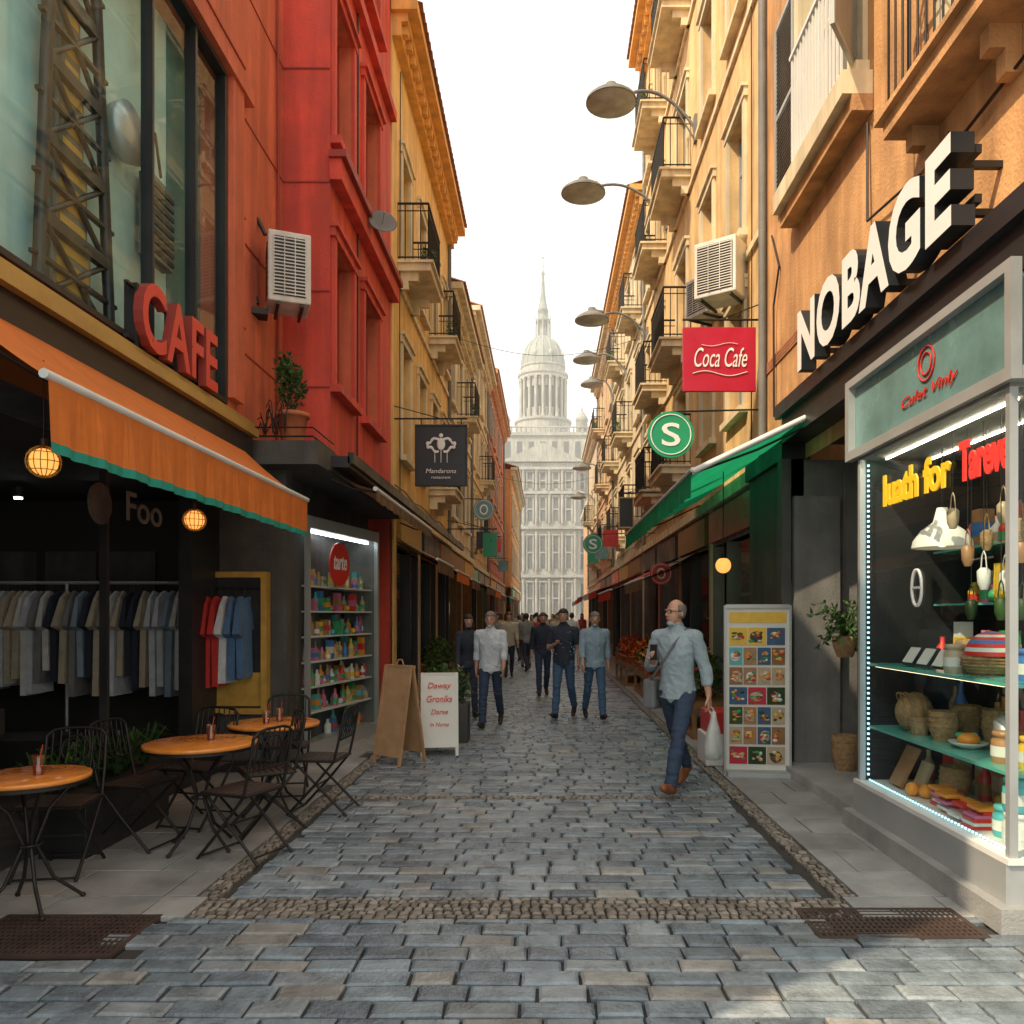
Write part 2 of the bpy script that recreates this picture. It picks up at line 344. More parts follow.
def awning(b,s,X,y0,y1,zw,zf,out,m,vm=None,val=.25,trim=None,frame=True,segs=None):
    xf=X-s*out; n=segs or max(4,int((y1-y0)/.5))
    for i in range(n):
        ya=y0+(y1-y0)*i/n; yb=y0+(y1-y0)*(i+1)/n; K=5
        for k in range(K):
            t0=k/K;t1=(k+1)/K; z0=zw+(zf-zw)*t0-.03*sin(pi*t0); z1=zw+(zf-zw)*t1-.03*sin(pi*t1)
            b.quad((X-s*out*t0,ya,z0),(X-s*out*t1,ya,z1),(X-s*out*t1,yb,z1),(X-s*out*t0,yb,z0),m)
    vm=vm or m
    nn=int((y1-y0)/.04)
    for i in range(nn):
        ya=y0+(y1-y0)*i/nn; yb=y0+(y1-y0)*(i+1)/nn
        fa=.012*sin(ya*17)+.008*sin(ya*41); fb=.012*sin(yb*17)+.008*sin(yb*41)
        b.quad((xf-s*.01,ya,zf),(xf-s*.01,yb,zf),(xf-s*.01+fb,yb,zf-val),(xf-s*.01+fa,ya,zf-val),vm)
        if trim: b.quad((xf-s*.01+fa,ya,zf-val),(xf-s*.01+fb,yb,zf-val),(xf-s*.01+fb*1.2,yb,zf-val-.05),(xf-s*.01+fa*1.2,ya,zf-val-.05),trim)
    if frame:
        b.cyl((xf,y0-.02,zf+.01),(xf,y1+.02,zf+.01),.024,M['awnwh'],n=10)
        for yy in (y0+.06,y1-.06):
            b.tube([(X-s*.02,yy,zw-.1),(X-s*out*.5,yy,(zw+zf)/2-.09),(xf,yy,zf-.02)],.012,M['iron'])
def cornice(b,s,X,y0,y1,H,out,m,dent=True,tile=True):
    bx(b,s,X,.003,out*.35,y0,y1,H-.42,H-.2,m); bx(b,s,X,.003,out*.6,y0,y1,H-.2,H-.06,m); bx(b,s,X,.003,out,y0-.08,y1+.08,H-.06,H+.1,m)
    if dent:
        y=y0+.1
        while y<y1-.15: bx(b,s,X,out*.35,out*.58,y,y+.13,H-.34,H-.201,m); y+=.34
    if tile:
        xa=X-s*(out+.06); xb=X+s*3
        n=int((y1-y0)/.22)
        for i in range(n):
            ya=y0+(y1-y0)*i/n; yb=y0+(y1-y0)*(i+1)/n; ym=(ya+yb)/2
            b.quad((xa,ya,H+.11),(xb,ya,H+1.2),(xb,ym,H+1.27),(xa,ym,H+.18),M['tile']); b.quad((xa,ym,H+.18),(xb,ym,H+1.27),(xb,yb,H+1.2),(xa,yb,H+.11),M['tile'])
def body(b,s,X,y0,y1,z0,H,m,D=8):
    X2=X+s*D
    b.quad((X,y0,z0),(X2,y0,z0),(X2,y0,H),(X,y0,H),m); b.quad((X,y1,z0),(X2,y1,z0),(X2,y1,H),(X,y1,H),m)
    b.quad((X2,y0,z0),(X2,y1,z0),(X2,y1,H),(X2,y0,H),m); b.quad((X,y0,H-.01),(X2,y0,H-.01),(X2,y1,H-.01),(X,y1,H-.01),m)
def goods(b,x0,x1,y0,y1,z,h,n,along='y'):
    for i in range(n):
        t=(i+.5)/n; 
        if along=='y': cx=U(x0,x1);cy=y0+(y1-y0)*t
        else: cy=U(y0,y1);cx=x0+(x1-x0)*t
        g=random.choice(GC); hh=h*U(.5,1); r=(abs(y1-y0) if along=='y' else abs(x1-x0))/n*.42
        k=random.random()
        if k<.3: b.box(cx-r,cx+r,cy-r,cy+r,z,z+hh,g); b.box(cx-r-.002,cx+r+.002,cy-r-.002,cy+r+.002,z+hh*.3,z+hh*.65,random.choice(GC))
        elif k<.85: b.lathe((cx,cy,z),[(r,0),(r,hh*.6),(r*.4,hh*.78),(r*.4,hh)],g,n=8); b.lathe((cx,cy,z+hh*.15),[(r*1.02,0),(r*1.02,hh*.3)],random.choice(GC),n=8,cap=False)
        else: b.sph((cx,cy,z+r),r,g,8,6)
def shop(b,s,X,y0,y1,zt,kind):
    fm=random.choice([M['dark'],M['wood'],M['black'],M['mgrey']])
    bx(b,s,X,.003,.10,y0+.05,y1-.05,zt-.55,zt-.08,random.choice([M['signblk'],M['signblk'],M['wood'],M['signgreen'],M['signred'],M['yframe']]))
    Xi=X+s*1.3
    b.quad((Xi,y0,0),(Xi,y1,0),(Xi,y1,zt),(Xi,y0,zt),M['dgrey']); b.quad((X,y0,zt-.6),(X,y1,zt-.6),(Xi,y1,zt-.6),(Xi,y0,zt-.6),M['dgrey'])
    for yy in (y0,y1): b.quad((X,yy,0),(Xi,yy,0),(Xi,yy,zt),(X,yy,zt),fm)
    bx(b,s,X,-.15,.02,y0,y1,zt-.6,zt,fm)
    m_=y0+(y1-y0)*.62
    for yy in (y0,m_,y1-.09): bx(b,s,X,-.15,.02,yy,yy+.09,0,zt-.6,fm)
    bx(b,s,X,-.15,.02,y0+.09,m_,0,.45,fm)
    b.quad((X+s*.08,y0,.45),(X+s*.08,m_,.45),(X+s*.08,m_,zt-.6),(X+s*.08,y0,zt-.6),M['glass'])
    for zz in (.5,1.05,1.6): 
        bx(b,s,X,-.7,-.25,y0+.1,m_-.05,zz-.02,zz,M['white']); xx=sorted((X+s*.35,X+s*.6)); goods(b,xx[0],xx[1],y0+.15,m_-.1,zz,.35,int((m_-y0)/.14))
    b.box(X+s*.6-.02,X+s*.6+.02,y0+.3,y1-.3,zt-.68,zt-.65,M['tubel'])
def bld(name,s,X,y0,y1,H,wm,tm,floors,cols,balc=(),gz=3.4,nshops=2,awn=(),D=8,out=.42,cm=None,shut=None,fm=None):
    e=empty(name); ops=[(a,c,d,f) for (a,c) in cols for (d,f) in floors]
    b=B(); facade(b,s,X,y0,y1,gz,H,ops,wm); body(b,s,X,y0,y1,0,H,wm,D); b.obj('walls',e)
    b=B()
    for o in ops: window(b,s,X,o,fm or M['white'],tm)
    if shut:
        for o in ops:
            if random.random()<.6:
                w=(o[1]-o[0])/2
                shutter(b,s,X,o[0]-w-.02,o[0]-.02,o[2],o[3],shut); shutter(b,s,X,o[1]+.02,o[1]+w+.02,o[2],o[3],shut)
    b.obj('windows',e)
    b=B(); cornice(b,s,X,y0,y1,H,out,cm or tm); bx(b,s,X,.003,.12,y0,y1,gz-.05,gz+.1,tm)
    for (d,f) in floors[1:]: bx(b,s,X,.003,.05,y0,y1,d-.45,d-.36,tm)
    b.tube([(X-s*.06,y1-.25,gz+.1),(X-s*.06,y1-.25,H-.45)],.045,M['mgrey'],n=8)
    b.tube([(X-s*.03,y0+.1+(y1-y0-.2)*i/8,gz+.35+.04*sin(i*2.3)) for i in range(9)],.012,M['black'],n=4)
    b.tube([(X-s*.03,y0+.55,gz+.3),(X-s*.035,y0+.5,floors[0][1]+.5),(X-s*.03,y0+.6,H-.6)],.009,M['black'],n=4)
    b.obj('roof_and_cornice',e)
    if balc:
        b=B()
        for (ci,fi) in balc:
            a,c=cols[ci]; balcony(b,s,X,a-.3,c+.3,floors[fi][0]-.05,.55)
            if random.random()<.5: foliage(b,(X-s*.45,a+.1,floors[fi][0]+.25),(.12,.3,.2),90,.08,[M['leaf'],M['leafd']])
        b.obj('balconies',e)
    b=B(); w=(y1-y0)/nshops
    for i in range(nshops):
        a=y0+i*w; bx(b,s,X,-.3,.03,a,a+.25,0,gz-.05,tm if i%2 else wm); shop(b,s,X,a+.25,a+w,gz-.05,0)
    b.obj('shopfronts',e)
    return e
def aw_obj(s,X,y0,y1,zw,zf,out,m,name='shop_awning',**k):
    b=B(); awning(b,s,X,y0,y1,zw,zf,out,m,**k); return b.obj(name)
def foliage(b,c,r,n,size,mats):
    for i in range(n):
        while True:
            p=Vector((U(-1,1),U(-1,1),U(-1,1)))
            if .25<p.length<1: break
        p=Vector((c[0]+p.x*r[0],c[1]+p.y*r[1],c[2]+p.z*r[2])); a=Vector((U(-1,1),U(-1,1),U(-.6,1))).normalized(); q=a.orthogonal().normalized()
        s=size*U(.6,1.4); m=random.choice(mats)
        b.add([tuple(p),tuple(p+a*s*.5+q*s*.28),tuple(p+a*s),tuple(p+a*s*.5-q*s*.28)],[(0,1,2,3)],m)

# ---------------------------------------------------------------- LEFT: cafe building
e=empty('cafe_building')
b=B()
facade(b,-1,-3.0,.5,8.0,3.3,9.0,[(.9,7.5,3.62,6.7)],M['red'],depth=.3)
body(b,-1,-3.0,.5,8.35,3.3,9.0,M['red'],9)
for z in (7.1,8.1): bx(b,-1,-3.0,.002,.012,.5,8.0,z,z+.02,M['redtrim'])
bx(b,-1,-3.0,.002,.10,.5,8.0,6.72,6.86,M['red']); bx(b,-1,-3.0,.002,.07,7.53,7.8,3.7,6.72,M['red'])
for z in (4.5,5.6): bx(b,-1,-3.0,.002,.010,7.8,8.0,z,z+.02,M['redtrim'])
b.obj('walls',e)
b=B()
for y,w in ((2.0,.05),(3.4,.05),(6.07,.03),(6.82,.04),(7.46,.06)): b.box(-3.06,-2.97,y-w/2,y+w/2,3.62,6.7,M['dark'])
for z in (3.62,6.66): b.box(-3.06,-2.96,.9,7.43,z,z+.04,M['dark'])
b.obj('window_frame',e)
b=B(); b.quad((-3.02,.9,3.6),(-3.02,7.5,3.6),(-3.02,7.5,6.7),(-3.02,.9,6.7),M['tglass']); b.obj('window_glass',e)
b=B(); b.box(-3.32,-3.24,.9,6.84,3.6,6.7,M['tealback']); b.box(-3.32,-3.23,6.84,7.5,3.6,6.7,M['tealdark']);  # panels and lattice modelled in place of the reflection in the glass
n=6
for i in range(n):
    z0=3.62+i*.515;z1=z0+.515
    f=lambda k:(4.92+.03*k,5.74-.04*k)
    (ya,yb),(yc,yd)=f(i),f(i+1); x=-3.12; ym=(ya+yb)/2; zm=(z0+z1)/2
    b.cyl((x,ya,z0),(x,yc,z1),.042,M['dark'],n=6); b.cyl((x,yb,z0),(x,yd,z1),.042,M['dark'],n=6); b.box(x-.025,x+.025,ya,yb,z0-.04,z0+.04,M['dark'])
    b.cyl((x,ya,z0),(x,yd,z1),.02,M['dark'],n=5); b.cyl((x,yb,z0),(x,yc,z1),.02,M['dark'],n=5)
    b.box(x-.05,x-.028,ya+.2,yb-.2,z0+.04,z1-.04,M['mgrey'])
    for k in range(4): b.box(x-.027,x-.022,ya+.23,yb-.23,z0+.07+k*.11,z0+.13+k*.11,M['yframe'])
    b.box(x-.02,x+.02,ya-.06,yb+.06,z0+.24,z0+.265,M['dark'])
b.box(-3.2,-3.1,6.3,6.68,4.5,5.15,M['mgrey'])
for k in range(8): b.box(-3.10,-3.085,6.32,6.66,4.53+k*.075,4.565+k*.075,M['dark'])
b.M=Matrix.Translation((-3.12,5.98,5.25))@Matrix.Rotation(pi/2,4,'Y'); b.lathe((0,0,0),[(.02,-.1),(.2,-.06),(.22,.03),(.02,.06)],M['lgrey'],n=24); b.M=None
b.tube([(-3.12,6.5,5.2),(-3.12,6.4,5.5),(-3.12,6.2,5.45)],.012,M['dark'])
b.obj('window_reflection_model',e)
b=B()
b.box(-3.0,-2.86,.5,8.0,3.42,3.50,M['goldm']); b.box(-3.0,-2.90,.5,8.0,3.5,3.56,M['goldm']); b.box(-3.0,-2.92,.5,8.0,3.2,3.42,M['black'])
b.box(-3.5,-3.0,.5,8.35,2.95,3.3,M['black'])
b.obj('cornice',e)
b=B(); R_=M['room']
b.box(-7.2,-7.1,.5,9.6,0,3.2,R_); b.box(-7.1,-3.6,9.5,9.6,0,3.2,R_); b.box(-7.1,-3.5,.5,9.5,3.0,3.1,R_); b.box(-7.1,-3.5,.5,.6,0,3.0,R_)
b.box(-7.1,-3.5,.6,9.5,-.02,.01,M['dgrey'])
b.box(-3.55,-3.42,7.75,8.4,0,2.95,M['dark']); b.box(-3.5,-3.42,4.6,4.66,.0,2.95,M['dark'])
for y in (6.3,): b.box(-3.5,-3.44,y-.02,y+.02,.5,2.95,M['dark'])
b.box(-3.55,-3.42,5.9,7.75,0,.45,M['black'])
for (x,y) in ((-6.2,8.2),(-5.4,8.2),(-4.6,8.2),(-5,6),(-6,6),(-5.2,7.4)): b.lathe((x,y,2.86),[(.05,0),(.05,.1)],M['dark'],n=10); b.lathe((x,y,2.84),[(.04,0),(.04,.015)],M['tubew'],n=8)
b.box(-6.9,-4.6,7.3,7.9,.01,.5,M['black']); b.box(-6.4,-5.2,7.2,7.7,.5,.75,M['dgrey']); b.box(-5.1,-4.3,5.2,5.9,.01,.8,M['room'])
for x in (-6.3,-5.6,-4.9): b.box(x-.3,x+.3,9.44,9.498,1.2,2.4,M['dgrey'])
b.obj('interior',e)
text('window_lettering','Foo',(-3.40,6.5,2.42),.6,.24,'L',M['mgrey'],bold=.01,parent=e)
b=B(); b.lathe((0,0,0),[(.16,0),(.16,.012)],M['dgrey'],n=24); o=b.obj('round_logo',e); o.location=(-3.40,6.1,2.5); o.rotation_euler=(0,pi/2,0)
def garment(b,cx,cy,zt,m,along,w=.42,l=.72,t=.05):
    prof=[(-.10,0),(-w/2,-.08),(-w/2-.10,-.38),(-w/2-.01,-.42),(-w/2+.04,-.22),(-w/2+.03,-l),(w/2-.03,-l),(w/2-.04,-.22),(w/2+.01,-.42),(w/2+.10,-.38),(w/2,-.08),(.10,0),(0,-.03)]
    vs=[]
    for sgn in (-1,1):
        for i,(u,z) in enumerate(prof):
            tt=t*sgn*(.45 if z>-.1 else .9)+.012*sin(i*2.1+cx*50)
            vs.append((cx+tt,cy+u,zt+z) if along=='x' else (cx+u,cy+tt,zt+z))
    n=len(prof); fs=[tuple(range(n-1,-1,-1)),tuple(range(n,2*n))]+[(i,(i+1)%n,n+(i+1)%n,n+i) for i in range(n)]
    b.add(vs,fs,m); b.cyl((cx,cy,zt-.02),(cx,cy,zt+.09),.006,M['iron'],n=4)
cls=[M['shirt_pale'],M['cloth_beige'],M['shirt_pale'],M['cloth_grey'],M['cloth_white'],M['cloth_dark'],M['shirt_sage'],M['cloth_grey']]
b=B(); b.cyl((-6.7,8.7,2.0),(-3.75,8.7,2.0),.018,M['lgrey'])
for xx in (-6.7,-5.2,-3.85): b.cyl((xx,8.7,0),(xx,8.7,2.0),.018,M['lgrey']); b.box(xx-.02,xx+.02,8.45,8.95,0.01,.04,M['lgrey'])
x=-6.6
while x<-3.8: garment(b,x,8.7,1.91,random.choice(cls),'x',l=U(.85,1.15),t=.035); x+=U(.07,.1)
b.obj('clothes_rail')
b=B(); b.box(-3.75,-2.72,8.42,8.6,0,3.3,M['dgrey']); b.box(-3.75,-2.70,8.38,8.42,0,.12,M['black']); b.obj('pier_wall',e)
b=B(); b.box(-3.55,-2.92,8.36,8.418,.68,2.05,M['black'])
for q in ((-3.58,-3.52),(-2.95,-2.89)): b.box(q[0],q[1],8.3,8.417,.62,2.1,M['yframe'])
b.box(-3.52,-2.95,8.3,8.417,2.04,2.1,M['yframe']); b.box(-3.52,-2.95,8.3,8.417,.62,.68,M['yframe'])
b.box(-3.515,-2.955,8.335,8.358,.7,1.05,M['yframe'])
b.cyl((-3.52,8.3,1.93),(-2.95,8.3,1.93),.012,M['iron'])
for i,(x,m) in enumerate([(-3.42,M['cloth_red']),(-3.33,M['cloth_red']),(-3.25,M['shirt_pale']),(-3.17,M['cloth_denim']),(-3.08,M['cloth_denim'])]): garment(b,x,8.2,1.84,m,'x',w=.34,l=U(.78,.95),t=.04)
b.obj('wall_clothes_display')
e=empty('cafe_sign')
text('letters','CAFE',(-2.88,5.66,3.57),1.30,.50,'L',M['signred'],M['redtrim'],extr=.07,bold=.02,parent=e,spacing=1.05)
b=B(); b.box(-2.95,-2.92,5.6,7.0,3.6,3.63,M['dark']); b.box(-2.95,-2.92,5.6,7.0,3.98,4.0,M['dark'])
for y in (5.7,6.3,6.85): b.box(-3.0,-2.905,y,y+.03,3.56,4.02,M['dark'])
b.obj('mounting',e)
b=B(); awning(b,-1,-2.96,3.72,7.78,3.28,2.76,.64,M['awnor'],val=.3,trim=M['awnteal']); b.obj('orange_awning')
for y,z in ((4.18,2.45),(5.98,2.36)):
    b=B(); b.sph((-2.62,y,z),.07,M['bulb'],14,10)
    for k in range(8):
        t=k*pi/8; pts=[(-2.62+.083*cos(t)*cos(a),y+.083*sin(t)*cos(a),z+.083*sin(a)) for a in [j*pi/8 for j in range(17)]]; b.tube(pts,.003,M['yframe'],n=3)
    for zz in (-.045,0,.045):
        r_=(.083**2-zz*zz)**.5; b.tube([(-2.62+r_*cos(t),y+r_*sin(t),z+zz) for t in [i*pi/8 for i in range(16)]],.003,M['yframe'],n=3,closed=True)
    b.cyl((-2.62,y,z+.07),(-2.62,y,z+.12),.02,M['iron']); b.cyl((-2.62,y,z+.12),(-2.62,y,2.98),.004,M['iron'],n=4); b.obj('pendant_bulb')

# ---------------------------------------------------------------- LEFT: red building
e=empty('red_building')
b=B()
facade(b,-1,-3.0,8.0,9.16,3.3,13.5,[],M['red'])
X=-2.46; ops=[(9.3,10.15,z,z+1.7) for z in (4.3,7.15,10.1)]+[(10.8,11.75,z,z+1.7) for z in (4.3,7.15,10.1)]
facade(b,-1,X,9.16,12.75,3.3,13.5,ops,M['red2'],depth=.22,rm=M['red'])
b.quad((-3.0,9.16,3.3),(X,9.16,3.3),(X,9.16,13.5),(-3.0,9.16,13.5),M['red2'])
b.quad((X,12.75,0),(-8,12.75,0),(-8,12.75,13.5),(X,12.75,13.5),M['red2']); b.quad((-8,8.36,3.3),(-3,8.36,3.3),(-3,8.36,13.5),(-8,8.36,13.5),M['red'])
b.quad((-8,8.35,13.5),(-2.46,8.35,13.5),(-2.46,12.75,13.5),(-8,12.75,13.5),M['red'])
for z in (4.25,5.35,6.6,7.9,9.2,10.6): bx(b,-1,-3.0,.002,.008,8.0,9.158,z,z+.018,M['redtrim'])
for z in (4.25,5.35,6.6,7.9,9.2,10.6): b.box(-2.998,-2.462,9.148,9.158,z,z+.018,M['redtrim'])
bx(b,-1,X,.003,.14,9.12,12.75,6.62,6.86,M['red2']); bx(b,-1,X,.003,.2,9.08,12.75,6.86,6.94,M['redtrim']); bx(b,-1,X,.003,.1,9.16,12.75,9.5,9.65,M['red2'])
b.tube([(-2.98,8.9,3.5),(-2.97,8.92,6),(-2.98,8.88,12)],.014,M['redtrim'],n=5); b.tube([(-2.44,10.4,3.6),(-2.44,10.45,9),(-2.44,10.4,13)],.012,M['black'],n=5)
b.obj('walls',e)
b=B()
for o in ops: window(b,-1,X,o,M['redtrim'],M['red2'],depth=.22,sur=.1,pm=M['redtrim'] if o[0]<10 else M['win'])
b.obj('windows',e)
b=B(); X=-2.82
facade(b,-1,X,8.6,12.75,0,3.3,[(11.5,12.5,.0,2.3)],M['dgrey'],depth=.4); b.quad((X-.4,11.5,0),(X-.4,12.5,0),(X-.4,12.5,2.3),(X-.4,11.5,2.3),M['wood'])
b.box(-3.0,-2.3,8.1,12.75,3.18,3.42,M['dgrey']); b.box(-2.3,-2.1,8.6,12.75,3.24,3.36,M['black']); b.box(-2.12,-2.06,8.6,20.3,3.28,3.4,M['black'])
b.obj('ground_floor',e)
b=B(); awning(b,-1,-2.3,8.5,12.6,3.2,2.98,.5,M['awnbr'],val=.12); b.obj('brown_awning')
b=B(); mm=Matrix.Translation((-2.75,9.2,0))@Matrix.Rotation(math.atan2(-.4,2.0),4,'Z'); b.M=mm
L_=2.04
b.box(-.6,.03,0,L_,0,.16,M['lgrey']); b.box(-.6,.03,0,L_,2.66,2.8,M['lgrey']); b.box(-.6,-.55,.06,L_-.06,.16,2.66,M['mgrey'])
for y in (0,L_-.06): b.box(-.02,.03,y,y+.06,.16,2.66,M['lgrey'])
b.box(-.6,-.02,L_-.05,L_-.02,.16,2.66,M['mgrey']); b.box(-.6,-.56,.0,.06,.16,2.66,M['lgrey'])
for z in (.5,.8,1.1,1.4,1.7,2.0): b.box(-.52,-.05,.05,L_-.07,z-.02,z,M['white']); goods(b,-.2,-.1,.08,L_-.1,z,.25,20); goods(b,-.4,-.3,.08,L_-.1,z,.27,18)
goods(b,-.4,-.15,.08,L_-.1,.16,.26,17)
b.quad((.015,.06,.16),(.015,L_-.06,.16),(.015,L_-.06,2.66),(.015,.06,2.66),M['glass'])
b.quad((-.56,.03,.16),(-.02,.03,.16),(-.02,.03,2.66),(-.56,.03,2.66),M['glass'])
b.box(-.11,-.09,.1,L_-.1,2.63,2.65,M['tubew'])
o=b.obj('glass_display_case')
b=B(); b.lathe((0,0,0),[(.27,0),(.27,.02)],M['signred'],n=28); d=b.obj('round_sign',o); d.matrix_world=mm@Matrix.Translation((.02,.8,2.28))@Matrix.Rotation(pi/2,4,'Y')
t=text('lettering','tarte',(0,0,0),.36,.17,'L',M['ltrwh'],bold=.01,parent=o,shear=.2); t.matrix_world=mm@Matrix.Translation((.045,.62,2.21))@Matrix.Rotation(pi/2,4,'Z')@Matrix.Rotation(pi/2,4,'X')

def ac(name,loc,w,h,d,yaw):
    e=empty(name,loc,yaw); b=B()
    b.box(-w/2,w/2,-d/2,d/2,0,h,M['acwhite']); b.obj('casing',e,bevel=.015)
    b=B(); b.box(-w/2+.05,w/2-.05,-d/2-.006,-d/2-.002,.06,h-.06,M['dark'])
    z=.07
    while z<h-.07: b.box(-w/2+.05,w/2-.05,-d/2-.02,-d/2-.007,z,z+.012,M['acwhite']); z+=.035
    for i in range(4): b.box(-w/2+.05+i*(w-.11)/3,-w/2+.06+i*(w-.11)/3,-d/2-.026,-d/2-.02,.06,h-.06,M['acwhite'])
    z=.1
    while z<h-.1: b.box(-w/2-.008,-w/2-.001,-d/2+.06,d/2-.06,z,z+.015,M['mgrey']); z+=.05
    b.obj('grille',e)
    b=B(); 
    for x in (-w/2+.08,w/2-.1): b.box(x,x+.03,-d/2,d/2+.05,-.035,-.003,M['dark'])
    b.obj('bracket',e); return e
a=ac('air_conditioner',(-2.68,8.35,4.84),.42,.72,.42,radians(22))
b=B(); b.tube([(-.22,.1,.78),(-.3,.12,.95),(-.34,.15,.9),(-.36,.15,.3),(-.3,.1,.05)],.022,M['black'],n=8); b.box(-.36,-.2,-.05,.15,-.1,-.04,M['iron']); b.obj('hose',a)
def pot(b,c,r,h,m):
    b.lathe(c,[(r*.7,0),(r*.95,h*.85),(r*1.08,h*.85),(r*1.08,h),(r*.92,h),(r*.9,h*.9)],m,n=16); b.lathe((c[0],c[1],c[2]+h*.85),[(r*.9,0),(r*.9,.01)],M['soil'],n=12)
def potplant(name,loc,r,h,fr,fh,n,size,pm,mats=None,stems=8):
    b=B(); pot(b,loc,r,h,pm); mats=mats or [M['leaf'],M['leafd']]
    for i in range(stems):
        t=U(0,6.3); q=(loc[0]+fr*.6*cos(t),loc[1]+fr*.6*sin(t),loc[2]+h+fh*U(.6,1.6)); b.cyl((loc[0],loc[1],loc[2]+h*.8),q,.006,M['leafd'],n=4); foliage(b,q,(fr*.45,fr*.45,fh*.4),n//stems,size,mats)
    foliage(b,(loc[0],loc[1],loc[2]+h+fh*.8),(fr*.7,fr*.7,fh*.8),n//2,size,mats); return b.obj(name)
potplant('potted_plant',(-2.62,8.3,3.44),.16,.30,.17,.34,420,.055,M['terra'])
b=B()
for k in range(5):
    pts=[(-2.95+.03*k+.24*(j/12),8.12+.05*sin(j),3.46+(.15+.06*k)*abs(sin(j*.55+k))) for j in range(13)]; b.tube(pts,.006,M['iron'],n=4)
b.tube([(-2.95,8.1,3.46),(-2.35,8.1,3.46),(-2.35,8.9,3.46)],.01,M['iron']); b.tube([(-2.95,8.1,3.55),(-2.35,8.1,3.55),(-2.35,8.9,3.55)],.008,M['iron'])
b.obj('wrought_iron_railing')
b=B(); b.cyl((-2.46,10.6,6.75),(-2.2,10.55,6.8),.015,M['lgrey']); b.M=Matrix.Translation((-2.13,10.5,6.82))@Matrix.Rotation(radians(65),4,'X')@Matrix.Rotation(radians(20),4,'Y')
b.lathe((0,0,0),[(.02,-.06),(.1,-.05),(.17,-.02),(.19,0),(.17,0),(.1,-.03),(.02,-.04)],M['mgrey'],n=18); b.cyl((0,0,-.04),(0,0,.15),.008,M['lgrey']); b.obj('satellite_dish')
def hangsign(name,x0,x1,y,z0,z1,m,s,X,frame=None,t=.05):
    e=empty(name); b=B(); b.box(x0,x1,y-t/2,y+t/2,z0,z1,m); 
    if frame:
        w=.03
        for q in ((x0,x1,z0,z0+w),(x0,x1,z1-w,z1),(x0,x0+w,z0+w,z1-w),(x1-w,x1,z0+w,z1-w)): b.box(q[0],q[1],y-t/2-.012,y-t/2-.001,q[2],q[3],frame)
    b.obj('panel',e,bevel=.006)
    b=B(); zb=z1+.1; xe=x0 if s>0 else x1
    b.cyl((X,y,zb),(xe,y,zb),.014,M['iron']); b.cyl((X,y,zb+.22),((x0+x1)/2,y,zb),.008,M['iron'])
    for x in (x0+.1,x1-.1): b.cyl((x,y,z1-.01),(x,y,zb),.008,M['iron'])
    b.obj('bracket',e); return e
e=hangsign('hanging_sign',-2.11,-1.26,13,3.74,4.74,M['signblk'],-1,-2.5,frame=M['dark'])
b=B()
for k in range(26):
    t=k/25; 
    for sg in (-1,1):
        b.sph((-1.685+sg*(.05+.17*sin(t*pi)),12.965,4.3+.22*t-.02*sin(t*20)),(.018+.012*sin(k*2.3)**2,.004,.022),M['ltrwh'],6,4)
b.sph((-1.685,12.965,4.42),(.07,.006,.1),M['ltrwh'],10,6); b.sph((-1.685,12.965,4.56),(.035,.006,.035),M['ltrwh'],8,6)
for x in (-.1,0,.1): b.box(-1.69+x,-1.68+x,12.955,12.968,4.12,4.32,M['ltrwh'])
b.obj('emblem',e)
text('lettering','Mandarona',(-1.93,12.96,3.95),.49,.07,'cam',M['ltrwh'],parent=e,shear=.2)
text('sub_lettering','restaurant',(-1.84,12.96,3.86),.31,.035,'cam',M['ltrwh'],parent=e)

# ---------------------------------------------------------------- LEFT: the rest of the row
fl=lambda base,n,h=1.9,st=3.0:[(base+i*st,base+i*st+h) for i in range(n)]
bld('yellow_building',-1,-2.45,12.8,20.3,11.35,M['gold'],M['trim'],fl(4.35,2,1.9,3.2),[(13.6,14.4),(15.4,16.2),(17.2,18.0),(18.9,19.7)],balc=[(0,1),(2,0),(2,1)],cm=M['cornice'],nshops=3,gz=3.4,fm=M['wood'])
bld('cream_building',-1,-2.5,20.35,27,10.0,M['cream'],M['trim'],fl(4.3,2,1.8,3),[(21,21.9),(23,23.9),(25,25.9)],balc=[(1,1)],shut=M['shutter'])
bld('cream_building',-1,-2.6,27.05,36,12.0,M['yellow'],M['trim'],fl(4.3,3,1.7,2.7),[(28,28.9),(30,30.9),(32,32.9),(34,34.9)],balc=[(0,0),(2,1)],nshops=3)
bld('orange_building',-1,-2.55,36.05,49,12.6,M['red'],M['peach'],fl(4.3,3,1.7,2.8),[(37+2.2*i,37.9+2.2*i) for i in range(5)],nshops=3,shut=M['shutter'])
bld('orange_building',-1,-2.1,49.05,66,10.6,M['orange'],M['trim'],fl(4.3,2,1.7,3),[(50+2.4*i,51+2.4*i) for i in range(6)],nshops=4)
